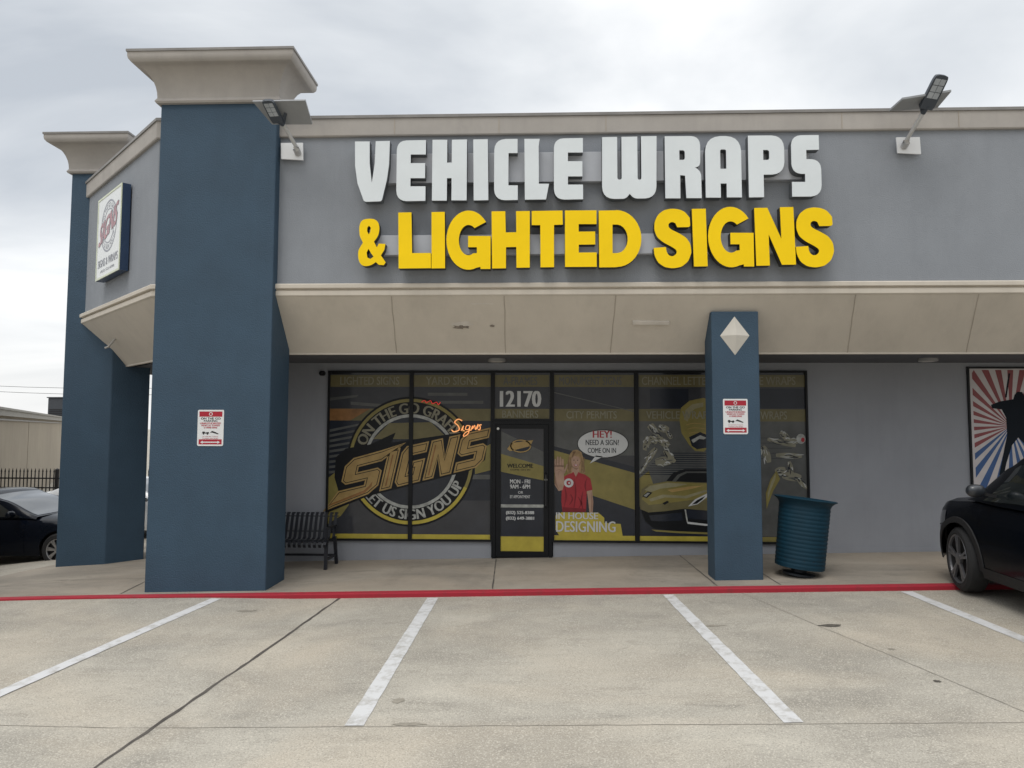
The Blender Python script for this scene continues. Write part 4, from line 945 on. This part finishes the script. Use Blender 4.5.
# ------------------------------------------------------------------ cars
GLS = mat('car_glass', (.012, .016, .018), .03, .05, 2, spec=1.0, coat=1.0); TYRE = mat('tyre_rubber', (.014, .014, .015), .8, .2, 20)
RIMM = mat('alloy', (.42, .42, .43), .3, .1, 6, metal=.85); DARKP = mat('dark_plastic', (.010, .010, .011), .7, .15, 8); CHR = mat('chrome', (.6, .6, .62), .15, .05, 4, metal=1)
HLM = mat('headlight_lens', (.45, .47, .5), .08, .1, 5, spec=.8); TLM = mat('tail_lens', (.25, .01, .01), .15, .1, 5); SEATM = mat('car_interior', (.10, .12, .11), .8)
def lerp_tab(tab, x):
    if x <= tab[0][0]: return tab[0][1]
    for (a, b), (c, d) in zip(tab, tab[1:]):
        if x <= c:
            t = (x-a)/(c-a); t = t*t*(3-2*t)*.5+t*.5
            return b+(d-b)*t
    return tab[-1][1]
def car(name, label, cat, paint, K, loc, rz, group=None):
    t = thing(name, label, cat, loc, group, (0, 0, rz))
    L2, HW, R, AR = K['len']/2, K['w']/2, K['R'], K['R']+K['arch']
    xf, xr = K['axf'], K['axr']
    xs_ = set([-L2, L2]); k = -L2
    while k < L2: xs_.add(round(k, 3)); k += .06
    for xc in (xf, xr):
        for j in range(19): xs_.add(round(xc+AR*cos(pi*j/18), 4))
    xs_ = sorted(v for v in xs_ if -L2 <= v <= L2)
    def hw(x):
        u = abs(x)/L2; v = HW*(1-.03*u**2)
        e_ = max(0, abs(x)-(L2-.55))/.55
        return v*(1-.30*e_**2.4)
    def zb(x):
        z = K['clear']+max(0, abs(x)-(L2-.7))*.10
        for xc in (xf, xr):
            d = abs(x-xc)
            if d < AR: z = max(z, R+sqrt(max(0, AR*AR-d*d)))
        return z
    def zd(x): return lerp_tab(K['deck'], x)
    ft = [(0, .94), (.12, .972), (.3, .992), (.55, 1.0), (.78, .985), (.92, .955), (1.0, .91)]
    def side(x, tt, s, off=0):
        b, d = zb(x) if False else K['clear'], zd(x)
        z = b+(d-b-.05)*tt
        for (a, f0), (c, f1) in zip(ft, ft[1:]):
            if tt <= c+1e-9: f = f0+(f1-f0)*(tt-a)/(c-a); break
        return Vector((x, s*(hw(x)*f+off), z))
    q = MB(); rings = []
    for x in xs_:
        b = min(zb(x), zd(x)-.12); d = zd(x); c = K['clear']; t0 = (b-c)/(d-c-.05); ring = []
        tts = [t0+(1-t0)*v for v in (0, .08, .2, .35, .5, .65, .8, .9, 1.0)]
        right = [side(x, v, -1) for v in tts]; left = [side(x, v, 1) for v in tts]
        w_ = hw(x)
        top = [Vector((x, -w_*.80, d-.012)), Vector((x, -w_*.45, d+.012)), Vector((x, 0, d+.02)), Vector((x, w_*.45, d+.012)), Vector((x, w_*.80, d-.012))]
        rings.append(right+top+left[::-1])
    q.quadstrip(rings, False); n_ = len(rings[0])
    for idx in (0, len(rings)-1): q.f.append(tuple(idx*n_+j for j in range(n_))); q.mi.append(0)
    body = q.build('body', paint, t, local=True, smooth=35)
    q = MB(); q.box(-L2+.25, L2-.25, -HW*.72, HW*.72, K['clear']-.02, K['clear']+.25)
    q.box(xf-.5, xf+.5, -HW*.7, HW*.7, .3, R+AR*.9); q.box(xr-.5, xr+.5, -HW*.7, HW*.7, .3, R+AR*.9); q.build('underbody', DARKP, t, local=True)
    # cabin
    cx0, cx1 = K['cab'][0][0], K['cab'][-1][0]
    def rz_(x): return lerp_tab(K['cab'], x)
    nC = 44; CX = [cx0+(cx1-cx0)*i/nC for i in range(nC+1)]
    def cabpt(x, tt, s, off=0):
        d = zd(x)-.03; h = max(0.0, rz_(x)-d); z = d+(h*.93)*tt; f = .94-.04*tt-.11*tt*tt*min(1, h/.35)
        # pull inwards toward the narrow ends
        return Vector((x, s*(hw(x)*f+off), z+off*.25))
    def cabtop(x, s_, off=0):
        p = cabpt(x, 1, 1); d = zd(x)-.03; h = max(0.0, rz_(x)-d)
        return Vector((x, p.y*s_, d+h*(.93+.07*(1-abs(s_)**2.2))+off))
    q = MB(); rings = []
    for x in CX:
        rings.append([cabpt(x, v, -1) for v in (0, .3, .6, .85, 1)]+[cabtop(x, v) for v in (-.9, -.6, -.25, .25, .6, .9)]+[cabpt(x, v, 1) for v in (1, .85, .6, .3, 0)])
    q.quadstrip(rings, False); q.build('cabin', paint, t, local=True, smooth=35)
    def patch(fn, us, vs_, name, m, parent=t, smooth=60):
        q = MB(); q.quadstrip([[fn(u, v) for v in vs_] for u in us], False); return q.build(name, m, parent, local=True, smooth=smooth)
    def lin(a, b, n): return [a+(b-a)*i/n for i in range(n+1)]
    # windscreen and rear window on the sloping cabin ends
    a, b = K['ws']; patch(lambda u, v: cabtop(u, v, .006), lin(a, b, 10), lin(-.9, .9, 8), 'windshield', GLS)
    a, b = K['rw']; patch(lambda u, v: cabtop(u, v, .006), lin(a, b, 10), lin(-.88, .88, 8), 'rear_window', GLS)
    for s in (1, -1):
        for (wb0, wt0, wt1, wb1) in K['side']:
            def wf(u, v):
                x = (wb0+(wb1-wb0)*u)*(1-v)+(wt0+(wt1-wt0)*u)*v
                return cabpt(x, .10+.74*v, s, .006)
            patch(wf, lin(0, 1, 8), lin(0, 1, 6), 'side_window', GLS)
        # doors: thin seam lines and handles
        for (d0, d1) in K['doors']:
            dq = patch(lambda u, v: side(u, v, s, .0045), lin(d0+.01, d1-.01, 10), lin(.10, .97, 8), 'door', paint)
            hx = d0+.16
            q = MB(); p = side(hx, .78, s, .02); q.bar(p, p+Vector((.17, 0, .008)), .035, .022, (0, 0, 1)); q.build('handle', CHR if K.get('chrome') else paint, dq, local=True)
        if K.get('clad'):
            patch(lambda u, v: side(u, v, s, .009), lin(xr+AR+.02, xf-AR-.02, 10), lin(0, .15, 3), 'sill_cladding', DARKP)
            for xc in (xf, xr):
                q = MB(); rows = []
                for j in range(25):
                    a_ = radians(-8+196*j/24); row_ = []
                    for rr, of in ((AR-.005, .0), (AR-.005, .014), (AR+.06, .012), (AR+.065, .0)):
                        x = xc+rr*cos(a_); z = R+rr*sin(a_); d = zd(x); tt = max(0, min(1, (z-K['clear'])/(d-K['clear']-.05)))
                        y = side(x, tt, 1).y; row_.append((x, s*(y+of), max(z, K['clear'])))
                    rows.append(row_)
                q.quadstrip(rows, False); q.build('arch_trim', DARKP, t, local=True, smooth=40)
        # lamps
        patch(lambda u, v: side(u, v, s, .006), lin(L2-.50, L2-.015, 8), lin(.66, .86, 4), 'headlight', K.get('hl', HLM))
        patch(lambda u, v: side(u, v, s, .006), lin(-L2+.015, -L2+.40, 8), lin(.66, .9, 4), 'tail_light', TLM)
        # mirror
        mx, mz_ = K['mir']; yb = hw(mx)
        q = MB(); rows = []
        for i in range(9):
            th = pi*i/8; r = sin(th)**.6 if 0 < i < 8 else .02
            rows.append([(mx+.03+.075*r*cos(a_)*.9, s*(yb+.14-.095*cos(th)), mz_+.072*r*sin(a_)) for a_ in [2*pi*j/14 for j in range(14)]])
        q.quadstrip(rows, True, True); q.build('mirror', K.get('mirm', paint), t, local=True, smooth=50)
        q = MB(); q.bar((mx+.03, s*(yb-.12), mz_-.07), (mx+.03, s*(yb+.12), mz_-.02), .05, .03); q.build('mirror_arm', DARKP, t, local=True)
        # wheels
        for xc in (xf, xr):
            y0 = s*(HW-.015); dd = -s; st = radians(K.get('steer', 0)) if xc == xf else 0; rr_ = K.get('rim', 1.0)
            def turn(m):
                m.v = [(xc+(x-xc)*cos(st)-(y-y0)*sin(st), y0+(x-xc)*sin(st)+(y-y0)*cos(st), z) for x, y, z in m.v]
            q = MB(); pr = [(R*.66*rr_, 0), (R*.70*rr_, -.012), (R*.90, -.010), (R*.985, .02), (R, .05), (R, .17), (R*.97, .2), (R*.7, .21)]
            q.lathe([(r, y0+dd*h) for r, h in pr], (xc, 0, R), 'y', 40); turn(q); wh = q.build('wheel', TYRE, t, local=True, smooth=35)
            q = MB(); q.lathe([(r, y0+dd*h) for r, h in [(R*.67*rr_, -.004), (R*.63*rr_, .004), (R*.60*rr_, .05), (R*.3, .06), (.001, .06)]], (xc, 0, R), 'y', 40); turn(q); q.build('rim_barrel', DARKP, wh, local=True, smooth=35)
            q = MB(); q.lathe([(r, y0+dd*h) for r, h in [(R*.675*rr_, -.003), (R*.665*rr_, -.010), (R*.63*rr_, -.004), (R*.62*rr_, .02)]], (xc, 0, R), 'y', 40)
            ns = K.get('spokes', 5)
            for j in range(ns):
                a_ = 2*pi*j/ns+.3
                for da in (-.11, .11):
                    p0 = (xc+R*.12*cos(a_), y0+dd*.012, R+R*.12*sin(a_)); p1 = (xc+R*rr_*.645*cos(a_+da), y0+dd*.002, R+R*rr_*.645*sin(a_+da))
                    q.bar(p0, p1, .030, .026, (0, 1, 0))
            q.lathe([(r, y0+dd*h) for r, h in [(R*.2, .03), (R*.19, -.002), (R*.08, -.006), (.001, -.006)]], (xc, 0, R), 'y', 24)
            turn(q); q.build('rim', K.get('rimm', RIMM), wh, local=True)
    # grille and bumpers
    q = MB(); q.box(L2-.03, L2+.012, -HW*.42, HW*.42, K['clear']+.28, K['clear']+.50); q.build('grille', DARKP, t, local=True)
    q = MB(); q.box(L2-.02, L2+.016, -.26, .26, K['clear']+.13, K['clear']+.24); q.build('plate', WHITE, t, local=True)
    if K.get('rails'):
        for s in (1, -1):
            q = MB(); q.tube([cabpt(x, 1, s)+Vector((0, -s*.03, .03+(.03 if -.9 < x-K['rails'] < .9 else 0))) for x in lin(K['rails']-1, K['rails']+1, 8)], .018); q.build('roof_rail', DARKP, t, local=True)
    return t
BLKP = mat('suv_black_paint', (.0025, .0035, .006), .22, .1, 2, spec=.14, coat=.10); NAVP = mat('sedan_navy_paint', (.003, .005, .010), .22, .1, 2, spec=.14, coat=.12); WHTP = mat('white_car_paint', (.70, .71, .72), .3, .03, 2, coat=.8)
suvK = dict(len=4.55, w=1.84, R=.375, rim=1.13, steer=-9, arch=.055, clear=.24, axf=1.51, axr=-1.25, spokes=5, clad=True, chrome=True, rails=-.6, mirm=mat('suv_mirror', (.02, .024, .03), .35, coat=.4),
    deck=[(-2.275, .80), (-2.2, .98), (-1.9, 1.10), (-1.0, 1.12), (.2, 1.10), (.75, 1.10), (1.3, 1.12), (1.8, 1.08), (2.12, .99), (2.23, .85), (2.275, .60)],
    cab=[(-2.12, 1.10), (-1.95, 1.42), (-1.6, 1.60), (-.9, 1.66), (-.2, 1.72), (.45, 1.68), (.78, 1.52), (1.36, 1.11)],
    ws=(1.30, .56), rw=(-2.1, -1.75), side=[(1.05, .60, -.10, -.14), (-.20, -.16, -.95, -.98), (-1.04, -1.01, -1.45, -1.62)], doors=[(-.16, .90), (-1.05, -.18)], mir=(.80, 1.235), rimm=mat('dark_alloy', (.17, .17, .18), .35, .1, 6, metal=.7), hl=mat('dark_headlight', (.03, .032, .036), .1, coat=1.0))
car('parked_suv', 'black SUV parked nose to the red curb at the right', 'suv', BLKP, suvK, (5.865, 8.54-1.46, lotz(5.98, 7.2)), radians(88))
sedK = dict(len=4.75, w=1.80, R=.325, arch=.045, clear=.20, axf=1.58, axr=-1.35, spokes=7,
    deck=[(-2.375, .75), (-2.3, .98), (-2.0, 1.06), (-1.5, 1.06), (-.8, .98), (.2, .95), (.9, .955), (1.4, .92), (1.9, .84), (2.2, .74), (2.32, .62), (2.375, .48)],
    cab=[(-1.85, 1.04), (-1.4, 1.22), (-.9, 1.37), (-.35, 1.44), (-.10, 1.42), (.30, 1.28), (1.10, .96)],
    ws=(1.04, .08), rw=(-1.8, -1.1), side=[(.92, .26, -.18, -.22), (-.28, -.24, -1.0, -1.28)], doors=[(-.25, .92), (-1.1, -.27)], mir=(.70, 1.02))
car('parked_sedan', 'dark navy sedan parked left of the far blue column', 'sedan', NAVP, sedK, (-10.85, 14.3, lotz(-10.5, 13.4)-.02), 0, 'sedans parked left of the shop')
car('parked_sedan', 'white sedan mostly hidden behind the dark sedan', 'sedan', WHTP, sedK, (-10.2, 17.6, lotz(-11, 17)+.05), 0, 'sedans parked left of the shop')

# ------------------------------------------------------------------ background left: wall building, fence, wires
TB = mat('tan_block', (.35, .305, .24), .9, .10, .35, dirt=.25); TRM = mat('metal_trim', (.22, .21, .20), .5, .1, 1)
gz = lotz(-20, 22)
bb = thing('background_building', 'low tan warehouse with dark metal roof trim beyond the fence', 'building', (-20, 24, gz))
A, B = Vector((-17.3+2.2, 22-3.4)), Vector((-27.5, 39.5)); d_ = (B-A).normalized(); nn = Vector((-d_.y, d_.x))
if nn.x > 0: nn = -nn
def bp(u, v, d): p = A+d_*u+nn*d; return (p.x, p.y, v)
Lb = 70.0
q = MB(); q.prism([[(-14, gz-1), (Lb, gz-1), (Lb, 2.40), (-14, 2.40)]], bp, 0, 8); q.build('wall', TB, bb)
q = MB(); q.prism([[(-14, 2.34), (Lb+.1, 2.34), (Lb+.1, 2.52), (-14, 2.52)]], bp, -.14, 8.1); q.prism([[(-14, 2.521), (Lb+.1, 2.521), (Lb+.1, 2.59), (-14, 2.59)]], bp, -.20, 8.1); q.build('roof_trim', mat('pale_trim', (.28, .27, .24), .6, .1, 1), bb)
q = MB(); q.prism([[(-14, 2.20), (Lb+.1, 2.20), (Lb+.1, 2.25), (-14, 2.25)]], bp, -.05, 0); q.build('trim_band', TRM, bb)
for u in (10.2,):
    q = MB(); q.prism([[(u, gz-1), (u+.05, gz-1), (u+.05, 2.19), (u, 2.19)]], bp, -.012, 0); q.build('panel_joint', mat('tan_block_joint', (.31, .275, .22), .9), bb)
ru = thing('rooftop_unit', 'dark rooftop air unit on the tan warehouse by the blue column', 'air unit', bp(39, 2.6, 1.2))
c0 = Vector(bp(39.0, 0, 1.2))
q = MB(); q.box(c0.x-.35, c0.x+1.2, c0.y-.6, c0.y+.6, 2.5, 4.15); q.build('casing', mat('unit_casing', (.05, .055, .065), .6), ru, bevel=.03)
q = MB(); q.box(c0.x-.42, c0.x+1.27, c0.y-.67, c0.y+.67, 4.152, 4.22); q.build('lid', mat('unit_casing', (.05, .055, .065)), ru)
q = MB()
for k in range(4): q.box(c0.x-.25, c0.x+1.1, c0.y-.63, c0.y-.602, 2.8+k*.15, 2.86+k*.15)
q.build('louver', DARKP, ru)
FM = mat('fence_iron', (.012, .012, .014), .5)
fn_ = thing('iron_fence', 'black iron picket fence with spear tops in front of the tan warehouse', 'fence', (-15.5, 21, -1.2))
fz = 0.72; f0 = 20.5
q = MB()
for k in range(88):
    x = -20.0+k*.115; q.box(x-.011, x+.011, f0-.011, f0+.011, -1.25, fz-.06)
    q.quadstrip([[(x-.02, f0-.012, fz-.06), (x+.02, f0-.012, fz-.06), (x+.02, f0+.012, fz-.06), (x-.02, f0+.012, fz-.06)], [(x-.002, f0-.002, fz+.05), (x+.002, f0-.002, fz+.05), (x+.002, f0+.002, fz+.05), (x-.002, f0+.002, fz+.05)]], True, True)
q.build('pickets', FM, fn_)
for z in (.47, .19, -1.0):
    q = MB(); q.box(-20.1, -9.8, f0-.02, f0+.02, z-.02, z+.02); q.build('rail', FM, fn_)
for x in (-20.05, -17.3, -14.27, -12.0, -9.85):
    q = MB(); q.box(x-.04, x+.04, f0-.04, f0+.04, -1.4, fz+.0); q.lathe([(.055, fz), (.055, fz+.02), (.001, fz+.05)], (x, f0, 0), n=12); q.build('post', FM, fn_)
WR = mat('wire_black', (.05, .05, .055), .6)
for (z0, z1), lab in (((4.16, 3.9), 'upper thin overhead wire crossing the sky above the tan warehouse'), ((3.86, 3.55), 'lower thin overhead wire crossing the sky above the tan warehouse')):
    q = MB(); pts = []
    for k in range(17):
        t_ = k/16; x = -44+34*t_; y = 36; z = z0+(z1-z0)*((x+27.5)/3.0)*.35 - .0 + .9*((2*t_-1)**2)-.05
        pts.append((x, y, z))
    q.tube(pts, .012, 6); tag(q.build('utility_wire', WR), lab, 'wire', 'overhead wires beyond the warehouse')
